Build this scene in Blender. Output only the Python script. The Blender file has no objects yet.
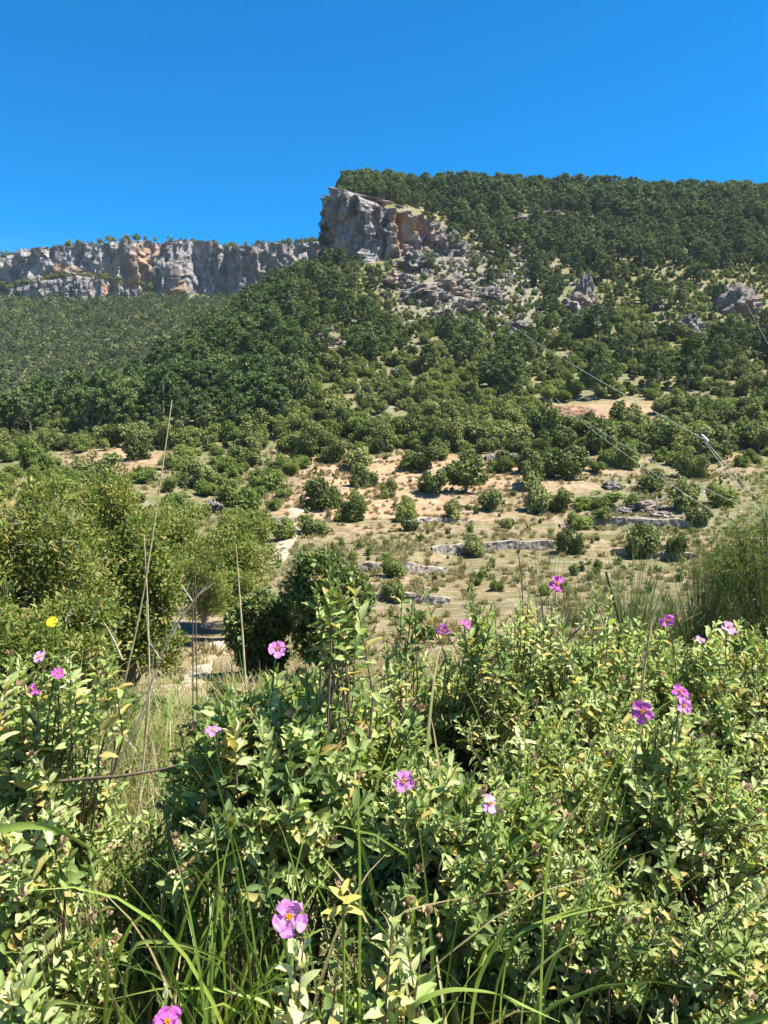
import bpy, math, random
import numpy as np
from mathutils import Vector, Matrix

rng = np.random.default_rng(7)
random.seed(7)
scene = bpy.context.scene
C = scene.collection

# ------------------------------------------------------------------ camera
F = 1024 * 26.0 / 36.0
EYE = 1.6
PITCH = math.atan((512 - 440) / F)
CP, SP = math.cos(PITCH), math.sin(PITCH)

def slope(py):                       # world z/y along the ray of a picture row
    yc = (512 - np.asarray(py, float)) / F
    return (yc * CP - SP) / (CP + yc * SP)

def ucol(px, py=440.0):
    yc = (512 - np.asarray(py, float)) / F
    return (np.asarray(px, float) - 384) / F / (CP + yc * SP)

def at(px, py, d):                   # point seen at a pixel, d metres ahead
    return np.array([float(ucol(px, py)) * d, d, EYE + float(slope(py)) * d])

def project(P):
    P = np.atleast_2d(P)
    x, y, z = P[:, 0], P[:, 1], P[:, 2] - EYE
    fwd = y * CP - z * SP
    up = y * SP + z * CP
    return 384 + F * x / fwd, 512 - F * up / fwd

# ------------------------------------------------------------------ noise
def _h(i, j, k, s):
    i, j, k = np.atleast_1d(i), np.atleast_1d(j), np.atleast_1d(k)
    n = (i.astype(np.int64) * 374761393 + j.astype(np.int64) * 668265263 + k.astype(np.int64) * 2147483647 + s * 974711) & 0xFFFFFFFF
    n = ((n ^ (n >> 13)) * 1274126177) & 0xFFFFFFFF
    n = ((n ^ (n >> 16)) * 2246822519) & 0xFFFFFFFF
    return ((n ^ (n >> 15)) & 0xFFFFFFFF) / 4294967295.0

def vnoise(x, y, z=0.0, s=0):
    x, y, z = np.broadcast_arrays(np.asarray(x, float), np.asarray(y, float), np.asarray(z, float))
    i, j, k = np.floor(x), np.floor(y), np.floor(z)
    fx, fy, fz = x - i, y - j, z - k
    fx, fy, fz = [t * t * (3 - 2 * t) for t in (fx, fy, fz)]
    i, j, k = i.astype(np.int64), j.astype(np.int64), k.astype(np.int64)
    r = 0
    for a in (0, 1):
        for b in (0, 1):
            for c in (0, 1):
                w = (fx if a else 1 - fx) * (fy if b else 1 - fy) * (fz if c else 1 - fz)
                r = r + w * _h(i + a, j + b, k + c, s)
    return r * 2 - 1

def fbm(x, y, z=0.0, o=4, s=0):
    r, a, t = 0, 1.0, 0
    x, y, z = np.asarray(x, float), np.asarray(y, float), np.asarray(z, float)
    for n in range(o):
        r = r + a * vnoise(x * 2 ** n + 17.3 * n, y * 2 ** n + 5.1 * n, z * 2 ** n, s + n)
        t += a
        a *= 0.5
    return r / t

def sstep(a, b, x):
    t = np.clip((np.asarray(x, float) - a) / (b - a), 0, 1)
    return t * t * (3 - 2 * t)

# ------------------------------------------------------------------ mesh helpers
def make_mesh(name, V, Fq, attrs=None, smooth=False, mats=(), midx=None):
    V = np.ascontiguousarray(V, np.float32)
    Fq = np.ascontiguousarray(Fq, np.int32)
    me = bpy.data.meshes.new(name)
    n, k = Fq.shape
    me.vertices.add(len(V)); me.vertices.foreach_set('co', V.ravel())
    me.loops.add(n * k); me.loops.foreach_set('vertex_index', Fq.ravel())
    me.polygons.add(n)
    me.polygons.foreach_set('loop_start', np.arange(0, n * k, k, dtype=np.int32))
    me.polygons.foreach_set('loop_total', np.full(n, k, np.int32))
    if midx is not None:
        me.polygons.foreach_set('material_index', np.ascontiguousarray(midx, np.int32))
    me.polygons.foreach_set('use_smooth', np.full(n, bool(smooth)))
    me.update(calc_edges=True)
    for key, val in (attrs or {}).items():
        a = me.attributes.new(key, 'FLOAT', 'POINT')
        a.data.foreach_set('value', np.ascontiguousarray(val, np.float32))
    for m in mats:
        me.materials.append(m)
    return me

def link(name, me, parent=None, loc=None, rotz=0.0, scale=None):
    o = bpy.data.objects.new(name, me)
    C.objects.link(o)
    if parent is not None:
        o.parent = parent
    if loc is not None:
        o.location = loc
    if rotz:
        o.rotation_euler = (0, 0, rotz)
    if scale is not None:
        o.scale = scale if hasattr(scale, '__len__') else (scale,) * 3
    return o

def tag(o, label, cat, group=None, kind=None):
    o['label'] = label
    if cat:
        o['category'] = cat
    if group:
        o['group'] = group
    if kind:
        o['kind'] = kind
    return o

class Geo:
    def __init__(self):
        self.V, self.F, self.A, self.n = [], [], {}, 0
    def add(self, V, Fq, **attrs):
        V = np.asarray(V, float)
        self.V.append(V); self.F.append(np.asarray(Fq) + self.n); self.n += len(V)
        for k, v in attrs.items():
            self.A.setdefault(k, []).append(np.broadcast_to(np.asarray(v, float), (len(V),)))
    def mesh(self, name, mat, smooth=False):
        A = {k: np.concatenate(v) for k, v in self.A.items()}
        return make_mesh(name, np.concatenate(self.V), np.concatenate(self.F), A, smooth, [mat])

def nrm(v):
    v = np.asarray(v, float)
    return v / (np.linalg.norm(v, axis=-1, keepdims=True) + 1e-9)

def tube(pts, rad, k=5):
    pts = np.asarray(pts, float); n = len(pts)
    rad = np.broadcast_to(np.asarray(rad, float), (n,))
    t = nrm(np.gradient(pts, axis=0))
    ref = np.array([0.31, 0.17, 0.93]) if abs(t[0, 2]) < 0.9 else np.array([0.95, 0.2, 0.1])
    a = nrm(np.cross(t, ref)); b = np.cross(t, a)
    ang = np.arange(k) * 2 * math.pi / k
    V = pts[:, None, :] + rad[:, None, None] * (np.cos(ang)[None, :, None] * a[:, None, :] + np.sin(ang)[None, :, None] * b[:, None, :])
    V = V.reshape(-1, 3)
    i = np.arange(n - 1)[:, None] * k; j = np.arange(k)[None, :]; j2 = (j + 1) % k
    Fq = np.stack([i + j, i + j2, i + k + j2, i + k + j], -1).reshape(-1, 4)
    return V, Fq

def bez(a, b, c, n=7):
    t = np.linspace(0, 1, n)[:, None]
    return (1 - t) ** 2 * np.asarray(a) + 2 * t * (1 - t) * np.asarray(b) + t * t * np.asarray(c)

def frames(d, hint):
    d = nrm(d)
    x = nrm(np.cross(d, hint)); z = np.cross(x, d)
    return np.stack([x, d, z], -1)          # columns side, along, normal

def inst(TV, TF, O, R, S):
    n, v = len(O), len(TV)
    S = np.asarray(S, float)
    if S.ndim == 1:
        S = S[:, None]
    P = TV[None] * S[:, None, :]
    V = np.einsum('nij,nvj->nvi', R, P) + O[:, None, :]
    Fq = TF[None] + (np.arange(n) * v)[:, None, None]
    return V.reshape(-1, 3), Fq.reshape(-1, TF.shape[1])

def leaf_template(rows, width, fold=0.3, droop=0.15, prof=None):
    y = np.linspace(0, 1, rows + 1)
    w = (np.sin(math.pi * np.clip(y, 0.03, 0.97) ** 0.85) ** 0.8) * 0.5 * width if prof is None else prof(y) * 0.5 * width
    V = []
    for yy, ww in zip(y, w):
        z = -droop * yy ** 2
        V += [(-ww, yy, z + fold * ww), (0, yy, z), (ww, yy, z + fold * ww)]
    Fq = []
    for r in range(rows):
        a = r * 3
        Fq += [(a, a + 1, a + 4, a + 3), (a + 1, a + 2, a + 5, a + 4)]
    return np.array(V, float), np.array(Fq)

LP = lambda y: np.clip(1 - np.abs(2 * np.clip(y, .02, .985) ** 0.92 - 1) ** 2.3, 0.05, 1)
LEAF5 = leaf_template(6, 0.40, 0.62, 0.22, LP)
LEAF5[0][:, 2] += 0.03 * np.sin(LEAF5[0][:, 1] * 13) * np.sign(LEAF5[0][:, 0])
LEAF3 = leaf_template(4, 0.42, 0.62, 0.2, LP)
LEAFW = leaf_template(2, 0.6, 0.3, 0.1, lambda y: np.array([0.3, 1.0, 0.25]))
NEEDLE = leaf_template(1, 0.11, 0.1, 0.05, lambda y: np.array([1.0, 0.5]))
LEAF2 = leaf_template(2, 0.36, 0.3, 0.1, lambda y: np.array([0.12, 1.0, 0.1]))
QUAD = (np.array([(-.5, 0, 0), (0, -.55, .06), (.5, 0, 0), (0, .55, .06)], float), np.array([(0, 1, 2, 3)]))

def rand_dirs(n, g=rng):
    return nrm(g.normal(size=(n, 3)))

# ------------------------------------------------------------------ materials
def new_mat(name):
    m = bpy.data.materials.new(name); m.use_nodes = True
    nt = m.node_tree; nt.nodes.clear()
    return m, nt, nt.nodes, nt.links

def nd(nt, typ, **kw):
    n = nt.nodes.new(typ)
    for k, v in kw.items():
        if k.startswith('i_'):
            n.inputs[k[2:].replace('_', ' ')].default_value = v
        else:
            setattr(n, k, v)
    return n

def ramp(nt, fac, stops):
    r = nt.nodes.new('ShaderNodeValToRGB')
    el = r.color_ramp.elements
    while len(el) < len(stops):
        el.new(0.5)
    for e, (p, c) in zip(el, stops):
        e.position = p; e.color = (*c, 1)
    nt.links.new(fac, r.inputs[0])
    return r.outputs[0]

def mixc(nt, fac, a, b, mode='MIX'):
    m = nt.nodes.new('ShaderNodeMix'); m.data_type = 'RGBA'; m.blend_type = mode
    for s, v in ((m.inputs[0], fac), (m.inputs[6], a), (m.inputs[7], b)):
        if hasattr(v, 'links') or isinstance(v, bpy.types.NodeSocket):
            nt.links.new(v, s)
        else:
            s.default_value = v if not isinstance(v, tuple) else (*v, 1)
    return m.outputs[2]

def math_(nt, op, a, b=None, clamp=False):
    m = nt.nodes.new('ShaderNodeMath'); m.operation = op; m.use_clamp = clamp
    for s, v in zip(m.inputs, (a, b)):
        if v is None:
            continue
        if isinstance(v, bpy.types.NodeSocket):
            nt.links.new(v, s)
        else:
            s.default_value = v
    return m.outputs[0]

def attr(nt, name):
    a = nt.nodes.new('ShaderNodeAttribute'); a.attribute_name = name
    return a.outputs['Fac']

def leaf_mat(name, stops, dry=(0.34, 0.24, 0.08), trans=0.3, rough=0.55, objvar=0.0, spec=0.3, tboost=1.3):
    m, nt, N, L = new_mat(name)
    tint = attr(nt, 'tint')
    if objvar:
        oi = nt.nodes.new('ShaderNodeObjectInfo')
        tint = math_(nt, 'ADD', math_(nt, 'MULTIPLY', tint, 1 - objvar), math_(nt, 'MULTIPLY', oi.outputs['Random'], objvar))
    col = ramp(nt, tint, stops)
    col = mixc(nt, attr(nt, 'dry'), col, dry)
    p = nd(nt, 'ShaderNodeBsdfPrincipled'); p.inputs['Roughness'].default_value = rough
    p.inputs['Specular IOR Level'].default_value = spec
    L.new(col, p.inputs['Base Color'])
    t = nd(nt, 'ShaderNodeBsdfTranslucent')
    tc = mixc(nt, 1.0, col, (tboost, tboost * 1.02, tboost * 0.55), 'MULTIPLY')
    L.new(tc, t.inputs[0])
    mx = nd(nt, 'ShaderNodeMixShader'); mx.inputs[0].default_value = trans
    L.new(p.outputs[0], mx.inputs[1]); L.new(t.outputs[0], mx.inputs[2])
    o = nd(nt, 'ShaderNodeOutputMaterial'); L.new(mx.outputs[0], o.inputs[0])
    return m

def bark_mat(name, a, b, scale=20.0, bump=0.4):
    m, nt, N, L = new_mat(name)
    g = nd(nt, 'ShaderNodeNewGeometry')
    n = nd(nt, 'ShaderNodeTexNoise'); n.inputs['Scale'].default_value = scale; n.inputs['Detail'].default_value = 5
    L.new(g.outputs['Position'], n.inputs['Vector'])
    col = ramp(nt, n.outputs[0], [(0.3, a), (0.7, b)])
    p = nd(nt, 'ShaderNodeBsdfPrincipled'); p.inputs['Roughness'].default_value = 0.85
    L.new(col, p.inputs['Base Color'])
    bp = nd(nt, 'ShaderNodeBump'); bp.inputs['Strength'].default_value = bump
    L.new(n.outputs[0], bp.inputs['Height']); L.new(bp.outputs[0], p.inputs['Normal'])
    o = nd(nt, 'ShaderNodeOutputMaterial'); L.new(p.outputs[0], o.inputs[0])
    return m

def rock_mat(name, light, dark, stain, stain_amt, sc):
    m, nt, N, L = new_mat(name)
    g = nd(nt, 'ShaderNodeNewGeometry')
    def noise(s, det=6, rough=0.6, stretch=None):
        n = nd(nt, 'ShaderNodeTexNoise'); n.inputs['Scale'].default_value = s; n.inputs['Detail'].default_value = det
        n.inputs['Roughness'].default_value = rough
        src = g.outputs['Position']
        if stretch:
            mp = nd(nt, 'ShaderNodeMapping'); mp.inputs['Scale'].default_value = stretch
            L.new(src, mp.inputs[0]); src = mp.outputs[0]
        L.new(src, n.inputs['Vector'])
        return n.outputs[0]
    n1 = noise(0.35 * sc); n2 = noise(0.06 * sc, 5, 0.55, (1, 1, 0.45)); n3 = noise(1.6 * sc, 4, 0.65)
    n4 = noise(0.22 * sc, 4, 0.6, (1, 1, 0.12))
    col = ramp(nt, n1, [(0.36, dark), (0.6, light)])
    streak = ramp(nt, n4, [(0.42, (1, 1, 1)), (0.66, (0.52, 0.52, 0.56))])
    col = mixc(nt, 0.75, col, streak, 'MULTIPLY')
    vo = nd(nt, 'ShaderNodeTexVoronoi'); vo.feature = 'DISTANCE_TO_EDGE'; vo.inputs['Scale'].default_value = 0.32 * sc
    mp2 = nd(nt, 'ShaderNodeMapping'); mp2.inputs['Scale'].default_value = (1, 1, 0.55)
    wv = nd(nt, 'ShaderNodeVectorMath'); wv.operation = 'ADD'
    nz = nd(nt, 'ShaderNodeTexNoise'); nz.inputs['Scale'].default_value = 0.5 * sc; L.new(g.outputs['Position'], nz.inputs['Vector'])
    sv = nd(nt, 'ShaderNodeVectorMath'); sv.operation = 'SCALE'; sv.inputs['Scale'].default_value = 2.2 / sc; L.new(nz.outputs['Color'], sv.inputs[0])
    L.new(g.outputs['Position'], wv.inputs[0]); L.new(sv.outputs[0], wv.inputs[1]); L.new(wv.outputs[0], mp2.inputs[0]); L.new(mp2.outputs[0], vo.inputs['Vector'])
    crk = ramp(nt, vo.outputs[0], [(0.0, (0.30, 0.29, 0.28)), (0.07, (1, 1, 1))])
    col = mixc(nt, 0.8, col, crk, 'MULTIPLY')
    st = ramp(nt, n2, [(0.5, (0, 0, 0)), (0.62, (1, 1, 1))])
    sf = math_(nt, 'MULTIPLY', st, stain_amt)
    sf = math_(nt, 'ADD', sf, math_(nt, 'MULTIPLY', attr(nt, 'stain'), 0.9), True)
    stc = mixc(nt, n1, stain, (stain[0] * 0.65, stain[1] * 0.55, stain[2] * 0.5))
    col = mixc(nt, sf, col, stc)
    p = nd(nt, 'ShaderNodeBsdfPrincipled'); p.inputs['Roughness'].default_value = 0.92
    p.inputs['Specular IOR Level'].default_value = 0.15
    L.new(col, p.inputs['Base Color'])
    bp = nd(nt, 'ShaderNodeBump'); bp.inputs['Strength'].default_value = 0.8; bp.inputs['Distance'].default_value = 0.6 / sc
    L.new(math_(nt, 'ADD', n3, n1), bp.inputs['Height']); L.new(bp.outputs[0], p.inputs['Normal'])
    o = nd(nt, 'ShaderNodeOutputMaterial'); L.new(p.outputs[0], o.inputs[0])
    return m

def plain_mat(name, col, rough=0.6, trans=0.0, sc=40.0, var=0.25):
    m, nt, N, L = new_mat(name)
    g = nd(nt, 'ShaderNodeNewGeometry')
    n = nd(nt, 'ShaderNodeTexNoise'); n.inputs['Scale'].default_value = sc
    L.new(g.outputs['Position'], n.inputs['Vector'])
    c = ramp(nt, n.outputs[0], [(0.3, tuple(v * (1 - var) for v in col)), (0.7, tuple(min(1, v * (1 + var)) for v in col))])
    p = nd(nt, 'ShaderNodeBsdfPrincipled'); p.inputs['Roughness'].default_value = rough
    p.inputs['Specular IOR Level'].default_value = 0.2
    L.new(c, p.inputs['Base Color'])
    out = p.outputs[0]
    if trans:
        t = nd(nt, 'ShaderNodeBsdfTranslucent'); L.new(c, t.inputs[0])
        mx = nd(nt, 'ShaderNodeMixShader'); mx.inputs[0].default_value = trans
        L.new(out, mx.inputs[1]); L.new(t.outputs[0], mx.inputs[2]); out = mx.outputs[0]
    o = nd(nt, 'ShaderNodeOutputMaterial'); L.new(out, o.inputs[0])
    return m

M = {}
M['cistus'] = leaf_mat('felted_leaf', [(0.0, (0.11, 0.165, 0.045)), (0.4, (0.27, 0.345, 0.103)), (0.75, (0.42, 0.475, 0.20)), (1.0, (0.54, 0.565, 0.28))],
                       dry=(0.52, 0.38, 0.13), trans=0.36, rough=0.6)
M['olive'] = leaf_mat('shrub_leaf', [(0.0, (0.07, 0.11, 0.022)), (0.5, (0.155, 0.20, 0.044)), (0.85, (0.25, 0.27, 0.075)), (1.0, (0.36, 0.27, 0.10))],
                      dry=(0.33, 0.22, 0.09), spec=0.08, trans=0.3)
M['oak'] = leaf_mat('oak_leaf', [(0.0, (0.052, 0.075, 0.02)), (0.35, (0.102, 0.13, 0.036)), (0.65, (0.168, 0.195, 0.06)), (1.0, (0.28, 0.285, 0.105))], spec=0.08, trans=0.14, objvar=0.62)
M['bright'] = leaf_mat('bright_shrub_leaf', [(0.0, (0.09, 0.13, 0.028)), (0.5, (0.165, 0.21, 0.052)), (1.0, (0.27, 0.29, 0.09))], spec=0.08, trans=0.3, objvar=0.45)
M['pine'] = leaf_mat('pine_needle', [(0.0, (0.030, 0.055, 0.017)), (0.4, (0.072, 0.112, 0.032)), (0.7, (0.125, 0.165, 0.053)), (1.0, (0.22, 0.245, 0.095))], spec=0.08, trans=0.14, objvar=0.5)
M['grass'] = leaf_mat('grass_blade', [(0.0, (0.05, 0.095, 0.018)), (0.5, (0.12, 0.19, 0.03)), (1.0, (0.26, 0.34, 0.06))], dry=(0.36, 0.28, 0.14), trans=0.35, rough=0.42, spec=0.45)
M['broom'] = leaf_mat('broom_stem', [(0.0, (0.07, 0.11, 0.03)), (0.6, (0.13, 0.17, 0.045)), (1.0, (0.20, 0.22, 0.07))], dry=(0.35, 0.28, 0.14), trans=0.2)
M['darkoak'] = leaf_mat('dark_oak_leaf', [(0.0, (0.06, 0.095, 0.028)), (0.5, (0.115, 0.165, 0.05)), (1.0, (0.21, 0.26, 0.095))], trans=0.25, spec=0.15)
M['feather'] = leaf_mat('feathery_leaf', [(0.0, (0.11, 0.16, 0.03)), (0.6, (0.19, 0.25, 0.045)), (1.0, (0.28, 0.32, 0.08))], dry=(0.35, 0.28, 0.14), trans=0.35, spec=0.1)
M['drytuft'] = leaf_mat('tussock', [(0.0, (0.14, 0.16, 0.055)), (0.5, (0.22, 0.20, 0.09)), (1.0, (0.33, 0.26, 0.14))], dry=(0.36, 0.27, 0.15), spec=0.08, trans=0.2, objvar=0.6)
M['stem'] = bark_mat('woody_stem', (0.07, 0.045, 0.03), (0.17, 0.115, 0.075), 60)
M['bark'] = bark_mat('tree_bark', (0.10, 0.085, 0.07), (0.26, 0.22, 0.18), 6)
M['deadwood'] = bark_mat('bleached_wood', (0.24, 0.19, 0.14), (0.5, 0.43, 0.34), 30)
M['straw'] = plain_mat('straw', (0.52, 0.43, 0.24), 0.6, 0.2)
M['petal'] = plain_mat('pink_petal', (0.66, 0.24, 0.58), 0.6, 0.35, 220, 0.2)
M['petal_dark'] = plain_mat('magenta_petal', (0.55, 0.12, 0.44), 0.6, 0.35, 220, 0.2)
M['petal_pale'] = plain_mat('pale_petal', (0.66, 0.36, 0.62), 0.6, 0.35, 220, 0.2)
M['stamen'] = plain_mat('yellow_stamen', (0.78, 0.46, 0.02), 0.6, 0.1, 500)
M['yellow_petal'] = plain_mat('yellow_petal', (0.80, 0.66, 0.03), 0.6, 0.3, 200)
M['bud'] = plain_mat('dry_sepal', (0.40, 0.27, 0.16), 0.8, 0.2, 200, 0.4)
M['yellow_leaf'] = plain_mat('yellowed_leaf', (0.62, 0.52, 0.12), 0.6, 0.3, 80, 0.25)
M['cable'] = plain_mat('pale_cable', (0.42, 0.42, 0.37), 0.5, 0.0, 3)
M['cliff'] = rock_mat('limestone', (0.36, 0.335, 0.31), (0.13, 0.125, 0.125), (0.42, 0.26, 0.14), 0.16, 0.35)
M['rock'] = rock_mat('grey_rock', (0.28, 0.255, 0.22), (0.115, 0.105, 0.09), (0.40, 0.27, 0.17), 0.5, 1.0)
M['wall'] = rock_mat('dry_stone', (0.42, 0.37, 0.30), (0.20, 0.17, 0.135), (0.40, 0.29, 0.17), 0.35, 5.0)
M['earth'] = rock_mat('red_earth', (0.42, 0.27, 0.165), (0.20, 0.105, 0.055), (0.46, 0.33, 0.215), 0.5, 1.2)

# ------------------------------------------------------------------ terrain
DK = np.array([3.7, 9, 22, 40, 60, 80, 110, 140, 170, 210, 280, 360, 412, 440, 480, 530, 620, 720, 790, 830, 950, 1400.])
PROF = {
 -900: [760, 727, 690, 640, 590, 540, 490, 462, 445, 432, 440, 440, 436, 434, 428, 416, 385, 350, 325, 292, 300, 380],
    0: [760, 727, 690, 640, 590, 540, 490, 462, 445, 430, 442, 440, 436, 432, 420, 398, 356, 318, 298, 262, 268, 350],
  100: [760, 727, 688, 640, 595, 550, 500, 466, 442, 418, 424, 428, 424, 420, 410, 392, 352, 315, 296, 248, 256, 340],
  200: [760, 727, 685, 640, 600, 560, 510, 470, 440, 405, 352, 362, 372, 374, 372, 366, 340, 312, 298, 250, 256, 340],
  260: [760, 727, 682, 640, 602, 563, 512, 472, 440, 402, 340, 302, 312, 330, 336, 340, 330, 308, 296, 252, 258, 340],
  305: [760, 727, 681, 640, 603, 564, 513, 473, 440, 401, 341, 292, 272, 274, 290, 300, 310, 300, 284, 252, 258, 340],
  330: [760, 727, 680, 640, 604, 564, 514, 474, 440, 400, 341, 289, 264, 262, 270, 280, 300, 295, 280, 252, 258, 340],
  342: [760, 727, 680, 640, 605, 565, 515, 475, 440, 400, 341, 288, 262, 194, 191, 192, 205, 225, 240, 250, 258, 340],
  400: [760, 727, 680, 640, 605, 565, 515, 475, 440, 400, 342, 287, 254, 207, 197, 194, 205, 225, 240, 250, 260, 340],
  440: [760, 727, 680, 640, 605, 565, 515, 475, 440, 400, 343, 286, 250, 228, 206, 197, 205, 225, 240, 250, 260, 340],
  600: [760, 727, 680, 640, 605, 565, 515, 475, 440, 400, 346, 290, 255, 238, 216, 201, 203, 220, 235, 245, 260, 340],
  768: [760, 727, 680, 640, 603, 563, 512, 474, 441, 402, 350, 295, 260, 242, 220, 204, 205, 220, 235, 245, 260, 340],
 1700: [760, 727, 680, 640, 600, 560, 510, 474, 445, 410, 360, 310, 275, 258, 238, 220, 216, 230, 240, 250, 262, 340],
}
cols = sorted(PROF)
UC = np.array([float(ucol(c)) for c in cols])
LD = np.linspace(math.log(3.0), math.log(1400.), 640)
UG = np.linspace(-1.75, 1.75, 900)
tab = np.array([np.interp(LD, np.log(DK), PROF[c]) for c in cols])
HG = np.empty((len(UG), len(LD)))
for j in range(len(LD)):
    HG[:, j] = np.interp(UG, UC, tab[:, j])
def blur(A, k, ax):
    ker = np.hanning(k + 2)[1:-1]; ker /= ker.sum()
    P = np.pad(A, [(k // 2, k // 2) if a == ax else (0, 0) for a in (0, 1)], mode='edge')
    return np.apply_along_axis(lambda v: np.convolve(v, ker, 'valid'), ax, P)
B2 = blur(blur(HG, 25, 1), 9, 0)
keep = sstep(380, 400, np.exp(LD))[None, :] * np.ones((len(UG), 1))
HG = B2 * (1 - keep) + blur(HG, 3, 1) * keep

def terrace_frac(x, y, z):
    q = (z + 1.6 * fbm(x / 38, y / 38, 0, 2, 83)) / 1.7
    return q - np.floor(q)
TERR = []      # terrace wall lines: (d_of_u function, u0, u1, height)
def height(x, y, detail=True):
    x, y = np.broadcast_arrays(np.asarray(x, float), np.asarray(y, float))
    d = np.maximum(y, 3.0)
    u = np.clip(x / np.maximum(y, 1.0), -1.74, 1.74)
    fi = (u - UG[0]) / (UG[1] - UG[0]); fj = (np.log(d) - LD[0]) / (LD[1] - LD[0])
    i = np.clip(fi.astype(int), 0, len(UG) - 2); j = np.clip(fj.astype(int), 0, len(LD) - 2)
    a = np.clip(fi - i, 0, 1); b = np.clip(fj - j, 0, 1)
    py = (HG[i, j] * (1 - a) * (1 - b) + HG[i + 1, j] * a * (1 - b) + HG[i, j + 1] * (1 - a) * b + HG[i + 1, j + 1] * a * b)
    z = EYE + slope(py) * d
    nearw = 1 - sstep(2.5, 5.0, y)
    z = z * (1 - nearw) + nearw * (-0.02 * np.clip(y, 0, 4))
    # gentle relief
    z = z + 0.9 * sstep(20, 90, y) * fbm(x / 26, y / 26, 0, 3, 11) + 4.0 * sstep(220, 420, y) * (1 - sstep(395, 410, y) * (1 - sstep(540, 600, y))) * fbm(x / 60, y / 60, 0, 3, 5)
    fr = terrace_frac(x, y, z)
    tm = sstep(58, 70, y) * (1 - sstep(160, 180, y)) * sstep(-0.2, -0.12, u) * (1 - sstep(0.5, 0.6, u))
    z = z + tm * 0.75 * (sstep(0.0, 0.22, fr) - fr)
    z = z + 3.0 * sstep(460, 490, y) * (1 - sstep(620, 700, y)) * sstep(0.0, 0.1, u) * fbm(x / 38, y / 60, 0, 3, 71)
    z = z + 0.10 * sstep(4, 12, y) * fbm(x / 2.1, y / 2.1, 0, 3, 23)
    for (wu, wd, u0, u1, hh) in TERR:
        dk = np.interp(u, wu, wd)
        m = sstep(u0 - 0.03, u0 + 0.03, u) * (1 - sstep(u1 - 0.03, u1 + 0.03, u))
        t = y - dk
        z = z + m * hh * (0.5 * sstep(-0.15, 0.25, t) * np.exp(-np.maximum(t, 0) / 4.0) - 0.5 * (1 - sstep(-0.15, 0.25, t)) * np.exp(np.minimum(t, 0) / 4.0))
    return z

_DM = np.exp(np.linspace(math.log(6.0), math.log(1000.), 4000))
def hit(px, py):
    u = float(ucol(px, py)); s = float(slope(py))
    h = height(u * _DM, _DM)
    k = np.argmax(h >= EYE + s * _DM)
    d = _DM[k] if h[k] >= EYE + s * _DM[k] else 900.
    return np.array([u * d, d, float(height(u * d, d))])

WALLS = [  # px/py polylines and height
 ([(432, 551), (470, 549), (505, 547), (560, 546)], 1.0, 'long pale dry stone terrace wall in the middle of the tan slope'),
 ([(345, 567), (375, 567), (405, 568), (446, 570)], 1.0, 'weathered dry stone wall under the lone scrubby bush, above the flowering shrubs'),
 ([(405, 522), (440, 521), (466, 521)], 0.6, 'short grey terrace wall beside a low dark bush, higher on the tan slope'),
 ([(486, 460), (508, 459), (526, 460)], 1.8, 'tall grey terrace wall below the dark oak grove'),
 ([(572, 466), (596, 465), (640, 467)], 1.3, 'grey terrace wall between the dark oak and the round bush'),
 ([(560, 527), (600, 524), (640, 523), (690, 526)], 0.9, 'broken terrace wall crossing the pale stony ground'),
 ([(450, 601), (410, 599), (372, 597)][::-1], 0.7, 'lowest terrace wall just above the flowering shrub tops'),
 ([(255, 523), (290, 521), (300, 519)], 0.9, 'short terrace wall by the sloping bare track at the middle left'),
 ([(612, 552), (660, 556), (700, 558)], 0.8, 'low terrace wall beside the small olive sapling'),
]
wall_lines = []
for pts, hh, lab in WALLS:
    P = [hit(*p) for p in pts]
    wall_lines.append((P, hh, lab))
for P, hh, lab in wall_lines:
    P = sorted(P, key=lambda p: p[0] / p[1])
    wu = np.array([p[0] / p[1] for p in P]); wd = np.array([p[1] for p in P])
    TERR.append((wu, wd, wu[0], wu[-1], hh))

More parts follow.
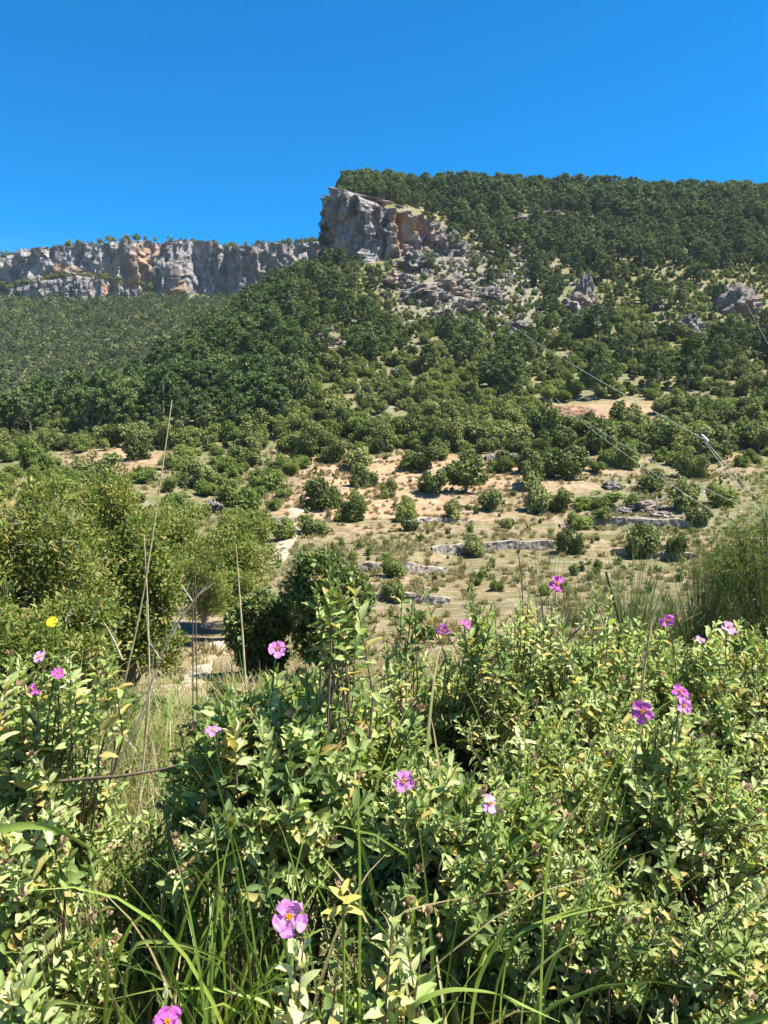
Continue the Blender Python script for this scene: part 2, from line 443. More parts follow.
def terrain():
    ys = np.concatenate([np.linspace(-9, 3, 22)[:-1], np.exp(np.linspace(math.log(3.), math.log(70.), 230))[:-1],
                         np.exp(np.linspace(math.log(70.), math.log(170.), 150))[:-1], np.exp(np.linspace(math.log(170.), math.log(1390.), 230))])
    us = np.linspace(-1.5, 1.5, 420)
    us = np.sign(us) * (np.abs(us) / 1.5) ** 1.25 * 1.5
    Y, U = np.meshgrid(ys, us, indexing='ij')
    W = np.sqrt(np.maximum(Y, 0) ** 2 + 49)
    X = U * W
    Z = height(X, Y)
    V = np.stack([X, Y, Z], -1).reshape(-1, 3)
    nr, nc = Y.shape
    i = np.arange(nr - 1)[:, None] * nc; j = np.arange(nc - 1)[None, :]
    Fq = np.stack([i + j, i + j + 1, i + nc + j + 1, i + nc + j], -1).reshape(-1, 4)
    px, py = project(np.where(V[:, 1:2] < 3, np.array([[0, 3, 0]]), V))
    x, y = V[:, 0], V[:, 1]
    n1 = fbm(x / 14, y / 14, 0, 4, 31); n2 = fbm(x / 5, y / 5, 0, 4, 47); n3 = fbm(x / 40, y / 40, 0, 3, 61); nb = fbm(x / 34, y / 4.5, 0, 4, 67)
    # green: scrub-covered ground; low on the terraces
    terr = sstep(250, 300, px) * (1 - sstep(740, 790, px)) * sstep(445, 470, py) * (1 - sstep(660, 700, py))
    green = np.clip(0.75 - 0.58 * terr + 0.45 * n1 + 0.3 * n2 + 0.7 * nb + 0.25 * sstep(560, 640, px) * terr, 0, 1)
    gapm = sstep(13, 20, y) * (1 - sstep(58, 70, y)) * sstep(70, 120, px) * (1 - sstep(235, 300, px))
    olm = np.exp(-(((px - 122) / 60) ** 2 + ((py - 462) / 17) ** 2) ** 2)
    green = np.clip(green - 0.75 * gapm - 0.7 * olm, 0, 1)
    green = np.where((y > 420) & (px < 330), 1.0, green)
    rock = np.zeros(len(x))
    green = np.where(y < 12, np.clip(0.6 + 0.5 * n2, 0, 1), green)
    rock = np.clip(sstep(375, 420, px) * (1 - sstep(520, 600, px)) * sstep(235, 255, py) * (1 - sstep(310, 360, py)) * 1.1 + 0.9 * n2 - 0.1, 0, 1)
    rock = np.maximum(rock, sstep(0.22, 0.45, n1 + 0.3 * n2) * sstep(190, 240, y) * 0.8)
    rock = np.where((y > 430) & (px < 320), rock * 0.2, rock)
    rock = np.maximum(rock, np.exp(-(((px - 650) / 60) ** 2 + ((py - 505) / 22) ** 2)) * (0.8 + n2))
    rock = np.where((y < 55), rock * 0.25, rock)
    red = np.exp(-(((px - 610) / 70) ** 2 + ((py - 413) / 9) ** 2)) * 1.3 + 0.8 * sstep(-0.1, 0.4, n3 + n2 * .4 - .6 * nb) * terr
    red = np.maximum(red, 0.8 * np.exp(-(((px - 400) / 40) ** 2 + ((py - 470) / 18) ** 2)))
    red = np.maximum(red, 0.6 * (olm + .7 * gapm) * (0.6 + n2))
    red = np.clip(red + 0.3 * n2 * (red > .1), 0, 1)
    fr = terrace_frac(x, y, V[:, 2]); tmk = sstep(58, 70, y) * (1 - sstep(160, 180, y)) * terr * (0.6 + 0.8 * n3)
    riser = np.clip(sstep(0.0, 0.06, fr) * (1 - sstep(0.30, 0.42, fr)) * tmk, 0, 1)
    red = np.clip(red + 0.45 * riser, 0, 1); rock = np.maximum(rock, 0.55 * riser * (n2 > -.1)); green = np.clip(green - 0.5 * riser + 0.30 * tmk * (fr > .8), 0, 1)
    me = make_mesh('hillside', V, Fq, {'green': green, 'rock': np.clip(rock, 0, 1), 'red': red}, True)
    m, nt, N, L = new_mat('hillside_ground')
    g = nd(nt, 'ShaderNodeNewGeometry')
    def noise(s, det=6, r=0.65):
        n = nd(nt, 'ShaderNodeTexNoise'); n.inputs['Scale'].default_value = s; n.inputs['Detail'].default_value = det
        n.inputs['Roughness'].default_value = r
        L.new(g.outputs['Position'], n.inputs['Vector']); return n.outputs[0]
    a = noise(0.9); b = noise(0.16); c = noise(5.0); e = noise(0.45, 5, 0.7)
    dry = ramp(nt, a, [(0.3, (0.115, 0.092, 0.045)), (0.5, (0.21, 0.155, 0.088)), (0.72, (0.33, 0.26, 0.155))])
    grn = ramp(nt, a, [(0.3, (0.06, 0.075, 0.024)), (0.52, (0.115, 0.125, 0.042)), (0.75, (0.21, 0.18, 0.08))])
    rdc = ramp(nt, a, [(0.3, (0.30, 0.155, 0.08)), (0.55, (0.43, 0.265, 0.155)), (0.75, (0.52, 0.38, 0.26))])
    rkc = ramp(nt, e, [(0.32, (0.10, 0.10, 0.06)), (0.5, (0.17, 0.155, 0.115)), (0.62, (0.26, 0.235, 0.20)), (0.8, (0.34, 0.31, 0.275))])
    def brk(f, src, k=1.6):
        return math_(nt, 'ADD', f, math_(nt, 'MULTIPLY', math_(nt, 'SUBTRACT', src, 0.5), k), True)
    col = mixc(nt, brk(attr(nt, 'green'), e), dry, grn)
    col = mixc(nt, brk(attr(nt, 'red'), e, 1.2), col, rdc)
    col = mixc(nt, brk(attr(nt, 'rock'), e, 1.8), col, rkc)
    p = nd(nt, 'ShaderNodeBsdfPrincipled'); p.inputs['Roughness'].default_value = 0.95; p.inputs['Specular IOR Level'].default_value = 0.1
    L.new(col, p.inputs['Base Color'])
    bp = nd(nt, 'ShaderNodeBump'); bp.inputs['Strength'].default_value = 0.9; bp.inputs['Distance'].default_value = 0.35
    L.new(math_(nt, 'ADD', a, math_(nt, 'MULTIPLY', c, 0.3)), bp.inputs['Height']); L.new(bp.outputs[0], p.inputs['Normal'])
    o = nd(nt, 'ShaderNodeOutputMaterial'); L.new(p.outputs[0], o.inputs[0])
    me.materials.append(m)
    ob = link('hillside', me)
    tag(ob, 'tan and green mountainside rising across the valley with terraces', None, kind='structure')
terrain()

# footpath: pale bare strip on the valley floor to the left
def track(name, label, pts, w, mat):
    P = np.array([hit(*p) for p in pts])
    t = np.linspace(0, len(P) - 1, 60)
    cx = np.interp(t, range(len(P)), P[:, 0]); cy = np.interp(t, range(len(P)), P[:, 1])
    tx, ty = np.gradient(cx), np.gradient(cy); l = np.hypot(tx, ty); nx, ny = -ty / l, tx / l
    V = []
    for k in np.linspace(-1, 1, 7):
        ww = w * (1 + 0.25 * fbm(t * 1.3, k * 0 + 3.0, 0, 2, 9)) * k
        X, Y = cx + nx * ww, cy + ny * ww
        V.append(np.stack([X, Y, height(X, Y) + 0.05 + 0.05 * (1 - k * k) - 0.10 * (abs(k) > .9)], -1))
    V = np.stack(V, 1).reshape(-1, 3)
    i = np.arange(59)[:, None] * 7; j = np.arange(6)[None, :]
    Fq = np.stack([i + j, i + j + 1, i + 7 + j + 1, i + 7 + j], -1).reshape(-1, 4)
    o = link(name, make_mesh(name, V, Fq, {'stain': np.zeros(len(V))}, True, [mat]))
    tag(o, label, None, kind='structure')
M['path'] = rock_mat('bare_path', (0.55, 0.46, 0.33), (0.40, 0.31, 0.20), (0.48, 0.36, 0.23), 0.5, 2.0)
track('path', 'bare pale footpath on the valley floor', [(150, 690), (180, 688), (198, 672), (208, 655), (222, 640)], 0.55, M['path'])
track('path', 'bare reddish track climbing between bushes at middle left', [(275, 565), (283, 548), (292, 532), (302, 520), (296, 508)], 1.1, M['path'])

# ------------------------------------------------------------------ cliffs
def densify(P, step):
    P = np.asarray(P, float)
    seg = np.r_[0, np.cumsum(np.hypot(np.diff(P[:, 0]), np.diff(P[:, 1])))]
    n = max(4, int(seg[-1] / step))
    s = np.linspace(0, seg[-1], n)
    return s, np.stack([np.interp(s, seg, P[:, k]) for k in range(P.shape[1])], 1)

def cliff(name, label, plan, step, rows, back, amp, seed, stain_fn, sc=1.0):
    s, Q = densify(plan, step)                       # columns x, y, zbase, ztop
    tx, ty = np.gradient(Q[:, 0]), np.gradient(Q[:, 1]); l = np.hypot(tx, ty)
    ox, oy = ty / l, -tx / l                         # outward, to the right of travel
    T = np.concatenate([np.linspace(0, 1, rows), np.full(6, 1.0)])
    B = np.concatenate([np.zeros(rows), np.linspace(0, 1, 7)[1:]])
    S, TT = np.meshgrid(s, T, indexing='ij'); _, BB = np.meshgrid(s, B, indexing='ij')
    jag = 0.055 * (Q[:, 3] - Q[:, 2]) * fbm(s / 16, seed, 0, 4, seed)
    H = (Q[:, 3] + jag - Q[:, 2])[:, None]
    Z = Q[:, 2][:, None] + H * TT
    wx = 0.35 * fbm(S / (20 * sc), Z / (20 * sc), 9.0, 3, seed + 2)
    cell = vnoise(np.floor(S / (9 * sc) + wx * 3), np.floor(Z / (15 * sc) + wx * 3 + 3 * vnoise(np.floor(S / (9 * sc) + wx * 3), 0, 0, seed)), 0, seed + 5)
    disp = amp * (1.7 * fbm(S / (36 * sc), Z / (70 * sc), 0, 3, seed) + 2.0 * (0.5 - np.abs(fbm(S / (15 * sc), Z / (40 * sc), 2.0, 4, seed + 3) * 1.6)) + 0.32 * cell + 0.6 * fbm(S / (4.5 * sc), Z / (6 * sc), 5.0, 4, seed + 7))
    led = 0.55 * amp * (np.floor(TT * 4.2 + 0.9 * fbm(S / 30, TT * 1.5, 1.0, 3, seed + 9)) / 4.2 - TT)
    lean = amp * (1.1 * (1 - TT) ** 2)
    D = (disp + led + lean) * np.where(BB > 0, 1 - BB, 1.0) - back * BB
    X = Q[:, 0][:, None] + ox[:, None] * D; Y = Q[:, 1][:, None] + oy[:, None] * D
    Z = Z + 1.2 * fbm(S / 7, BB * 5, 0, 3, seed + 1) * (BB < 0.9) * (TT > 0.3) - 2.0 * BB
    V = np.stack([X, Y, Z], -1).reshape(-1, 3)
    n, k = S.shape
    i = np.arange(n - 1)[:, None] * k; j = np.arange(k - 1)[None, :]
    Fq = np.stack([i + j, i + k + j, i + k + j + 1, i + j + 1], -1).reshape(-1, 4)
    px, py = project(V)
    o = link(name, make_mesh(name, V, Fq, {'stain': stain_fn(px, py)}, False, [M['cliff']]))
    tag(o, label, None, kind='structure')

def pl(px, d, pb, pt):
    b = at(px, pb, d); t = at(px, pt, d)
    return (b[0], d, b[2], t[2])
def blob(px, py, items):
    r = np.zeros(len(px))
    for (a, b, ra, rb) in items:
        r = np.maximum(r, np.exp(-(((px - a) / ra) ** 2 + ((py - b) / rb) ** 2) ** 1.5))
    return r
cliff('cliff', 'long grey and orange limestone cliff along the far left skyline',
      [pl(-260, 800, 318, 280), pl(-60, 800, 304, 266), pl(0, 798, 304, 257), pl(40, 792, 304, 250), pl(70, 800, 306, 245), pl(100, 796, 308, 242), pl(135, 788, 308, 239), pl(150, 798, 308, 238),
       pl(180, 790, 308, 242), pl(200, 800, 308, 241), pl(225, 792, 306, 246), pl(245, 785, 304, 247), pl(270, 792, 300, 244), pl(300, 790, 294, 243), pl(330, 800, 290, 240), pl(380, 810, 290, 240)],
      2.0, 50, 60, 5.5, 3, lambda px, py: blob(px, py, [(140, 262, 12, 16), (135, 280, 9, 10), (178, 290, 9, 7), (107, 275, 6, 9), (222, 297, 7, 6), (152, 252, 8, 8), (60, 270, 8, 6)]) * 0.8)
cliff('cliff', 'broken lower rock step under the far left cliff',
      [pl(14, 776, 312, 290), pl(36, 770, 312, 281), pl(62, 766, 312, 277), pl(80, 768, 312, 275), pl(100, 764, 312, 279), pl(122, 768, 312, 284), pl(140, 774, 312, 292)],
      1.6, 30, 22, 4.0, 5, lambda px, py: blob(px, py, [(108, 290, 6, 6)]), 0.7)
cliff('cliff', 'jutting limestone cliff head crowned with pines at the end of the ridge',
      [pl(331, 520, 300, 208), pl(332, 470, 290, 203), pl(333, 440, 276, 197), pl(338, 426, 274, 191), pl(348, 414, 274, 190), pl(356, 410, 274, 194), pl(368, 405, 272, 200), pl(378, 410, 272, 206), pl(390, 408, 270, 209), pl(404, 411, 268, 211),
       pl(420, 416, 266, 216), pl(434, 420, 262, 226), pl(446, 428, 258, 236), pl(460, 440, 252, 240)],
      0.8, 70, 28, 4.2, 21, lambda px, py: blob(px, py, [(396, 222, 6, 12), (402, 240, 7, 12), (405, 218, 8, 6), (415, 228, 9, 7)]), 0.5)

# ------------------------------------------------------------------ vegetation prototypes
def clump_leaves(cent, rad, n, size, g, flat=1.0, shell=0.65, upbias=0.5):
    """leaf faces spread through several ellipsoid clumps"""
    cent = np.asarray(cent, float); rad = np.asarray(rad, float)
    w = rad ** 2 / (rad ** 2).sum()
    k = g.choice(len(cent), n, p=w)
    d = rand_dirs(n, g); d = nrm(d)
    r = rad[k] * (shell + (1.06 - shell) * g.random(n) ** 0.7) * (1 + 0.16 * g.normal(size=n))
    O = cent[k] + d * r[:, None] * np.array([1, 1, flat])
    nr = nrm(d * 0.7 + np.array([0, 0, upbias]) + 0.75 * g.normal(size=(n, 3)))
    al = np.cross(nr, rand_dirs(n, g))
    R = frames(al, nr)
    S = size * (0.6 + 0.8 * g.random(n))
    tint = np.clip(0.5 + 0.16 * g.normal(size=n) + 0.16 * g.normal(size=len(cent))[k], 0, 1)
    return O, R, S, tint

def oak_proto(seed, n, leaf, tall=0.85, lobes=24, skirt=0.05):
    g = np.random.default_rng(seed)
    d = rand_dirs(lobes, g); d[:, 2] = d[:, 2] * 0.9 + 0.1
    cent = d * np.array([0.31, 0.31, tall * 0.36]) * (0.65 + 0.75 * g.random((lobes, 1))); cent[:, 2] += tall * 0.42
    rad = 0.07 + 0.12 * g.random(lobes) ** 1.3
    cent[:, :2] = cent[:, :2] * np.array([1.1, 0.85]) + 0.07 * g.normal(size=2) + 0.05 * g.normal(size=(lobes, 2))
    cent[:, 2] *= 0.75 + 0.4 * g.random(lobes)
    cent = np.r_[cent, [[0, 0, tall * 0.40]]]; rad = np.r_[rad, 0.24]
    O, R, S, tint = clump_leaves(cent, rad, n, leaf, g)
    O[:, 2] = np.where(O[:, 2] < skirt, skirt + 0.12 * g.random(n), O[:, 2])
    V, Fq = inst(*QUAD, O, R, S)
    t = Geo()
    t.add(*tube([(0, 0, -0.06), (0.01, 0, 0.15), (-0.01, 0.01, tall * 0.55)], [0.042, 0.03, 0.014]))
    for c in cent[:7]:
        t.add(*tube(bez((0, 0, 0.15), (c[0] * .3, c[1] * .3, c[2] * .7), c, 5), [0.02, 0.016, 0.012, 0.008, 0.004], 4))
    return (V, Fq, np.repeat(tint, 4)), t

def pine_proto(seed, n, leaf, h0=0.3, spread=0.30, lobes=22):
    g = np.random.default_rng(seed)
    t = Geo()
    lean = g.normal(size=2) * 0.05
    t.add(*tube([(0, 0, -0.05), (lean[0] * .4, lean[1] * .4, .4), (lean[0], lean[1], .93)], [0.022, 0.016, 0.005]))
    cent, rad = [], []
    for k in range(lobes):
        q = (k + 0.5) / lobes
        z = h0 + (0.95 - h0) * q
        R_ = spread * (0.35 + 1.0 * math.sin(math.pi * (0.16 + 0.74 * q)) ** 0.8) * (0.55 + 0.6 * g.random())
        a = k * 2.4 + g.random()
        if k > lobes - 3:
            R_ *= 0.25
        c = np.array([math.cos(a) * R_ + lean[0] * z, math.sin(a) * R_ + lean[1] * z, z])
        cent.append(c); rad.append(0.06 + 0.06 * g.random())
        if k % 2 == 0:
            t.add(*tube(bez((lean[0] * z * .8, lean[1] * z * .8, z - 0.08), (c[0] * .5, c[1] * .5, z - 0.05), c, 4), [0.008, 0.006, 0.005, 0.003], 4))
    O, R, S, tint = clump_leaves(cent, rad, n, leaf, g, flat=0.62, shell=0.3, upbias=0.35)
    S3 = np.stack([S * 0.55, S * 1.25, S], 1)
    V, Fq = inst(*QUAD, O, R, S3)
    return (V, Fq, np.repeat(tint, 4)), t

def joined(name, crown, trunk, leafmat, trunkmat):
    V, Fq, tint = crown
    TV = np.concatenate(trunk.V); TF = np.concatenate(trunk.F)
    n = len(V)
    return make_mesh(name, np.r_[V, TV], np.r_[Fq, TF + n], {'tint': np.r_[tint, np.zeros(len(TV))], 'dry': np.zeros(n + len(TV))},
                     False, [leafmat, trunkmat], np.r_[np.zeros(len(Fq)), np.ones(len(TF))])

def crown_mesh(name, crown, mat):
    return make_mesh(name, crown[0], crown[1], {'tint': crown[2], 'dry': np.zeros(len(crown[0]))}, False, [mat])

def trunk_mesh(name, trunk, mat):
    return make_mesh(name, np.concatenate(trunk.V), np.concatenate(trunk.F), None, True, [mat])

OAK = [oak_proto(100 + k, 3400, 0.052, [0.85, 0.7, 0.95, 0.62][k], 20 + 2 * k) for k in range(4)]
PINE = [pine_proto(200 + k, 2300, 0.050, [0.24, 0.14, 0.30, 0.18][k], [0.22, 0.18, 0.26, 0.20][k], 28) for k in range(4)]
OAK_J = [joined('holm_oak', c, t, M['oak'], M['bark']) for c, t in OAK]
BRT_J = [joined('green_bush', c, t, M['bright'], M['bark']) for c, t in OAK]
PINE_J = [joined('pine_tree', c, t, M['pine'], M['bark']) for c, t in PINE]
OAK_C = [(crown_mesh('crown', c, M['oak']), trunk_mesh('trunk', t, M['bark'])) for c, t in OAK]
BRT_C = [(crown_mesh('crown', c, M['bright']), trunk_mesh('trunk', t, M['bark'])) for c, t in OAK]
small = [pine_proto(300 + k, 420, 0.10, 0.2, 0.25, 14) for k in range(3)]
SMALLP_J = [joined('pine_tree', c, t, M['pine'], M['bark']) for c, t in small]
smallo = [oak_proto(320 + k, 520, 0.11, 0.85, 11) for k in range(3)]
SMALLB_J = [joined('green_bush', c, t, M['bright'], M['bark']) for c, t in smallo]
SMALLO_J = [joined('holm_oak', c, t, M['oak'], M['bark']) for c, t in smallo]

def tuft_mesh(seed, n, mat, name='tuft'):
    g = np.random.default_rng(seed)
    d = nrm(np.stack([g.normal(size=n), g.normal(size=n), 0.7 + 0.9 * g.random(n)], 1))
    O = np.stack([g.normal(size=n) * 0.16, g.normal(size=n) * 0.16, np.zeros(n)], 1)
    R = frames(d, rand_dirs(n, g))
    T = (np.array([(-.5, 0, 0), (.5, 0, 0), (.35, .6, .02), (-.1, 1, .12)], float), np.array([(0, 1, 2, 3)]))
    V, Fq = inst(*T, O, R, np.stack([np.full(n, 0.07), 0.3 + 0.35 * g.random(n), np.full(n, 1.0)], 1))
    return make_mesh(name, V, Fq, {'tint': np.repeat(g.random(n), 4), 'dry': np.repeat((g.random(n) < .3) * 0.8, 4)}, False, [mat])

# ------------------------------------------------------------------ instanced stuff (geometry nodes, one object each)
def stuff_instances(name, label, pts, rots, scl, idx, meshes):
    pc = bpy.data.collections.new(name + '_sources')
    for k, me in enumerate(meshes):
        pc.objects.link(bpy.data.objects.new('%s_source_%d' % (name, k), me))
    me = bpy.data.meshes.new(name)
    me.vertices.add(len(pts)); me.vertices.foreach_set('co', np.ascontiguousarray(pts, np.float32).ravel())
    a = me.attributes.new('rotz', 'FLOAT', 'POINT'); a.data.foreach_set('value', np.asarray(rots, np.float32))
    a = me.attributes.new('scl', 'FLOAT', 'POINT'); a.data.foreach_set('value', np.asarray(scl, np.float32))
    a = me.attributes.new('idx', 'INT', 'POINT'); a.data.foreach_set('value', np.asarray(idx, np.int32))
    o = link(name, me)
    tag(o, label, None, kind='stuff')
    ng = bpy.data.node_groups.new(name, 'GeometryNodeTree')
    ng.interface.new_socket('Geometry', in_out='INPUT', socket_type='NodeSocketGeometry')
    ng.interface.new_socket('Geometry', in_out='OUTPUT', socket_type='NodeSocketGeometry')
    N, L = ng.nodes, ng.links
    gi, go = N.new('NodeGroupInput'), N.new('NodeGroupOutput')
    ci = N.new('GeometryNodeCollectionInfo'); ci.inputs['Collection'].default_value = pc
    ci.inputs['Separate Children'].default_value = True; ci.inputs['Reset Children'].default_value = True
    ip = N.new('GeometryNodeInstanceOnPoints'); ip.inputs['Pick Instance'].default_value = True
    def na(nm, typ):
        q = N.new('GeometryNodeInputNamedAttribute'); q.data_type = typ; q.inputs['Name'].default_value = nm
        return q.outputs['Attribute']
    cx = N.new('ShaderNodeCombineXYZ'); L.new(na('rotz', 'FLOAT'), cx.inputs[2])
    L.new(gi.outputs[0], ip.inputs['Points']); L.new(ci.outputs[0], ip.inputs['Instance'])
    L.new(na('idx', 'INT'), ip.inputs['Instance Index']); L.new(cx.outputs[0], ip.inputs['Rotation'])
    L.new(na('scl', 'FLOAT'), ip.inputs['Scale']); L.new(ip.outputs[0], go.inputs[0])
    md = o.modifiers.new('scatter', 'NODES'); md.node_group = ng
    return o

def boulder(seed, nu=40, nv=22):
    th = np.linspace(0, 2 * math.pi, nu, endpoint=False); ph = np.linspace(-0.5 * math.pi, 0.5 * math.pi, nv)
    T, Pq = np.meshgrid(th, ph, indexing='ij')
    D = np.stack([np.cos(T) * np.cos(Pq), np.sin(T) * np.cos(Pq), np.sin(Pq)], -1).reshape(-1, 3)
    Dq = np.round(D * 2.2 + 0.5 * fbm(D[:, 0] * 2, D[:, 1] * 2, D[:, 2] * 2 + seed, 2, seed)[:, None]) / 2.2
    r = 0.5 * (0.70 + 0.16 * vnoise(Dq[:, 0] * 9, Dq[:, 1] * 9, Dq[:, 2] * 9, seed) + 0.55 * (0.5 - np.abs(fbm(D[:, 0] * 1.6, D[:, 1] * 1.6, D[:, 2] * 1.6 + seed, 4, seed))) + 0.4 * fbm(D[:, 0] * 3, D[:, 1] * 3, D[:, 2] * 3, 4, seed + 5))
    V = D * r[:, None]
    i = np.arange(nu)[:, None] * nv; i2 = ((np.arange(nu) + 1) % nu)[:, None] * nv; j = np.arange(nv - 1)[None, :]
    Fq = np.stack([i + j, i2 + j, i2 + j + 1, i + j + 1], -1).reshape(-1, 4)
    return make_mesh('rock_outcrop', V, Fq, {'stain': np.zeros(len(V))}, False, [M['rock']])
# ------------------------------------------------------------------ trees over the hillside
def visible(P, top):
    """does the terrain leave the top of a plant at P in sight"""
    n = 40
    q = np.linspace(0.12, 0.985, n)[None, :]
    X = P[:, 0:1] * q; Y = P[:, 1:2] * q; Z = EYE + (P[:, 2:3] + top[:, None] - EYE) * q
    ok = (height(X.ravel(), Y.ravel()).reshape(X.shape) < Z + 0.5).all(1)
    px, py = project(P)
    return ok & (px > -12) & (px < 780) & (py < 640)

def jgrid(x0, x1, y0, y1, sp, g):
    xs = np.arange(x0, x1, sp); ys = np.arange(y0, y1, sp)
    X, Y = np.meshgrid(xs, ys)
    X = X.ravel() + (g.random(X.size) - .5) * sp * 0.95; Y = Y.ravel() + (g.random(Y.size) - .5) * sp * 0.95
    return X, Y

HAND = [  # base px, base py, width px, height/width, kind, label
 (97, 482, 36, .85, 'oak', 'dark round oak standing alone on the upper left slope above the leafy shrubs'),
 (135, 460, 26, .9, 'oak', 'dark round bush on bare ground just upslope of the lone left oak'),
 (240, 466, 28, .9, 'oak', 'dark bush at the edge of the oak grove above the green thicket'),
 (322, 508, 36, .8, 'oak', 'dark spreading bush on bare earth right of the climbing track'),
 (312, 534, 28, .7, 'oak', 'low dark bush beside the bend of the climbing track'),
 (352, 522, 28, 1.0, 'bright', 'ragged green bush on the terrace edge beside the dark spreading bush'),
 (357, 470, 38, .75, 'oak', 'large domed oak at the lower edge of the grove above the tan slope'),
 (361, 487, 26, .85, 'oak', 'smaller domed bush directly below the large domed oak'),
 (333, 463, 26, .9, 'oak', 'dark oak touching the left side of the large domed oak'),
 (305, 458, 26, .85, 'oak', 'round oak on the left end of the row above the climbing track'),
 (235, 512, 38, .9, 'bright', 'big rounded green bush in the thicket left of the track'),
 (198, 487, 34, .75, 'oak', 'broad grey green bush in the middle of the left thicket'),
 (473, 556, 22, 1.0, 'oak', 'small dark ball shaped bush in front of the long pale terrace wall'),
 (454, 518, 22, .8, 'oak', 'squat dark bush beside the short grey terrace wall'),
 (490, 511, 26, 1.0, 'oak', 'upright grey green bush right of the squat dark bush'),
 (536, 512, 34, .85, 'oak', 'round oak with deep shade beneath, lowest of the oak cluster'),
 (557, 512, 30, .8, 'oak', 'bushy oak touching the lowest oak of the cluster on its right'),
 (534, 488, 30, 1.0, 'oak', 'tall rounded oak in the centre of the oak cluster'),
 (568, 480, 44, .95, 'oak', 'big very dark oak at the upper right of the oak cluster'),
 (622, 468, 32, .85, 'bright', 'round bright bush standing on the grey terrace wall'),
 (651, 491, 26, .9, 'oak', 'round dark bush on the stony terrace below the bright round bush'),
 (682, 509, 32, .85, 'oak', 'dark bush with black shade among pale stones'),
 (701, 526, 22, 1.1, 'oak', 'upright bush at the right end of the broken terrace wall'),
 (641, 553, 34, .8, 'oak', 'wide rounded bush on the lower right terrace below the broken wall'),
 (676, 560, 24, 1.1, 'olive', 'small olive sapling with bare trunk by the low terrace wall'),
 (569, 553, 28, .85, 'oak', 'dark bush at the right end of the long pale terrace wall'),
 (578, 530, 28, .8, 'bright', 'fresh green bush above the right end of the long pale wall'),
 (604, 521, 18, .7, 'oak', 'little bush standing on the broken terrace wall'),
 (598, 508, 36, .5, 'bright', 'low spreading green bush above the broken terrace wall'),
 (634, 508, 22, .6, 'bright', 'low round bush right of the low spreading green bush'),
 (506, 528, 14, .9, 'oak', 'tiny bush alone in the dry grass above the long pale wall'),
 (405, 520, 22, 1.0, 'bright', 'pale green bush, upper of the pair on the tan slope'),
 (409, 531, 18, .8, 'oak', 'darker bush, lower of the pair on the tan slope'),
 (390, 498, 20, .9, 'oak', 'slim grey bush on the tan slope under the oak grove'),
 (434, 494, 32, .95, 'oak', 'bushy tree at the left end of the small grove over the tan slope'),
 (466, 493, 38, 1.0, 'olive', 'olive tree with visible trunk in the small grove over the tan slope'),
 (392, 577, 24, 1.0, 'bright', 'scrubby half bare bush standing in front of the weathered wall'),
 (393, 599, 22, .7, 'oak', 'low dark bush on the bottom terrace beneath the scrubby bush'),
 (494, 591, 14, 1.0, 'bright', 'tiny grey bush on the lowest dry terrace over the flowers'),
 (530, 474, 26, .9, 'oak', 'oak behind the tall grey terrace wall at its right end'),
 (420, 470, 30, .8, 'oak', 'dark oak at the lower fringe of the middle grove'),
 (30, 470, 34, .8, 'bright', 'pale green bush above the leafy thicket at the left edge'),
 (172, 470, 26, .8, 'bright', 'yellowish bush on the open bank near the tall dry stalks'),
 (270, 490, 30, .7, 'bright', 'spreading yellow green bush below the oak row'),
 (282, 540, 26, .9, 'bright', 'leafy bush on the left verge of the climbing track'),
 (690, 478, 26, .9, 'oak', 'dark bush behind the hanging cables on the right'),
 (720, 505, 34, .8, 'bright', 'green bush partly hidden by the feathery shrub at the right edge'),
 (600, 452, 40, .8, 'oak', 'broad oak just below the red earth bank'),
 (655, 452, 36, .8, 'oak', 'oak below the sandy clearing right of the red bank'),
 (548, 440, 42, .8, 'oak', 'broad dark oak left of and below the red earth bank'),
]
g0 = np.random.default_rng(3)
hand_pos = []
for k, (px, py, w, hw, kind, lab) in enumerate(HAND):
    P = hit(px, py)
    wid = w * P[1] / F * 1.2
    v = k % 4
    name = {'oak': 'holm_oak' if w >= 24 else 'evergreen_bush', 'bright': 'green_bush', 'olive': 'olive_tree'}[kind]
    root = link(name, None, None, P, g0.random() * 6.28, None)
    root.empty_display_size = 0.5
    cm, tm = (OAK_C if kind != 'bright' else BRT_C)[v]
    sz = wid * hw / [0.85, 0.7, 0.95, 0.62][v]
    ax, ay = g0.uniform(0.95, 1.25), g0.uniform(0.8, 1.05)
    sz *= 0.9
    c = link('crown', cm, root); c.scale = (wid * ax, wid * ay, sz); c.location.z = -0.07 * wid
    t = link('trunk', tm, root); t.scale = (wid * ax, wid * ay, sz)
    if kind == 'olive':
        c.location.z = 0.12 * wid; c.scale.z = sz * .8; t.scale = (wid, wid, sz)
    tag(root, lab, 'tree' if 'oak' in name or 'olive' in name else 'bush', 'bushes and trees dotted over the terraces')
    hand_pos.append((P[0], P[1], wid * 0.55))
hand_pos = np.array(hand_pos)

cand = {'pine': [], 'oak': [], 'far': [], 'tuft': []}
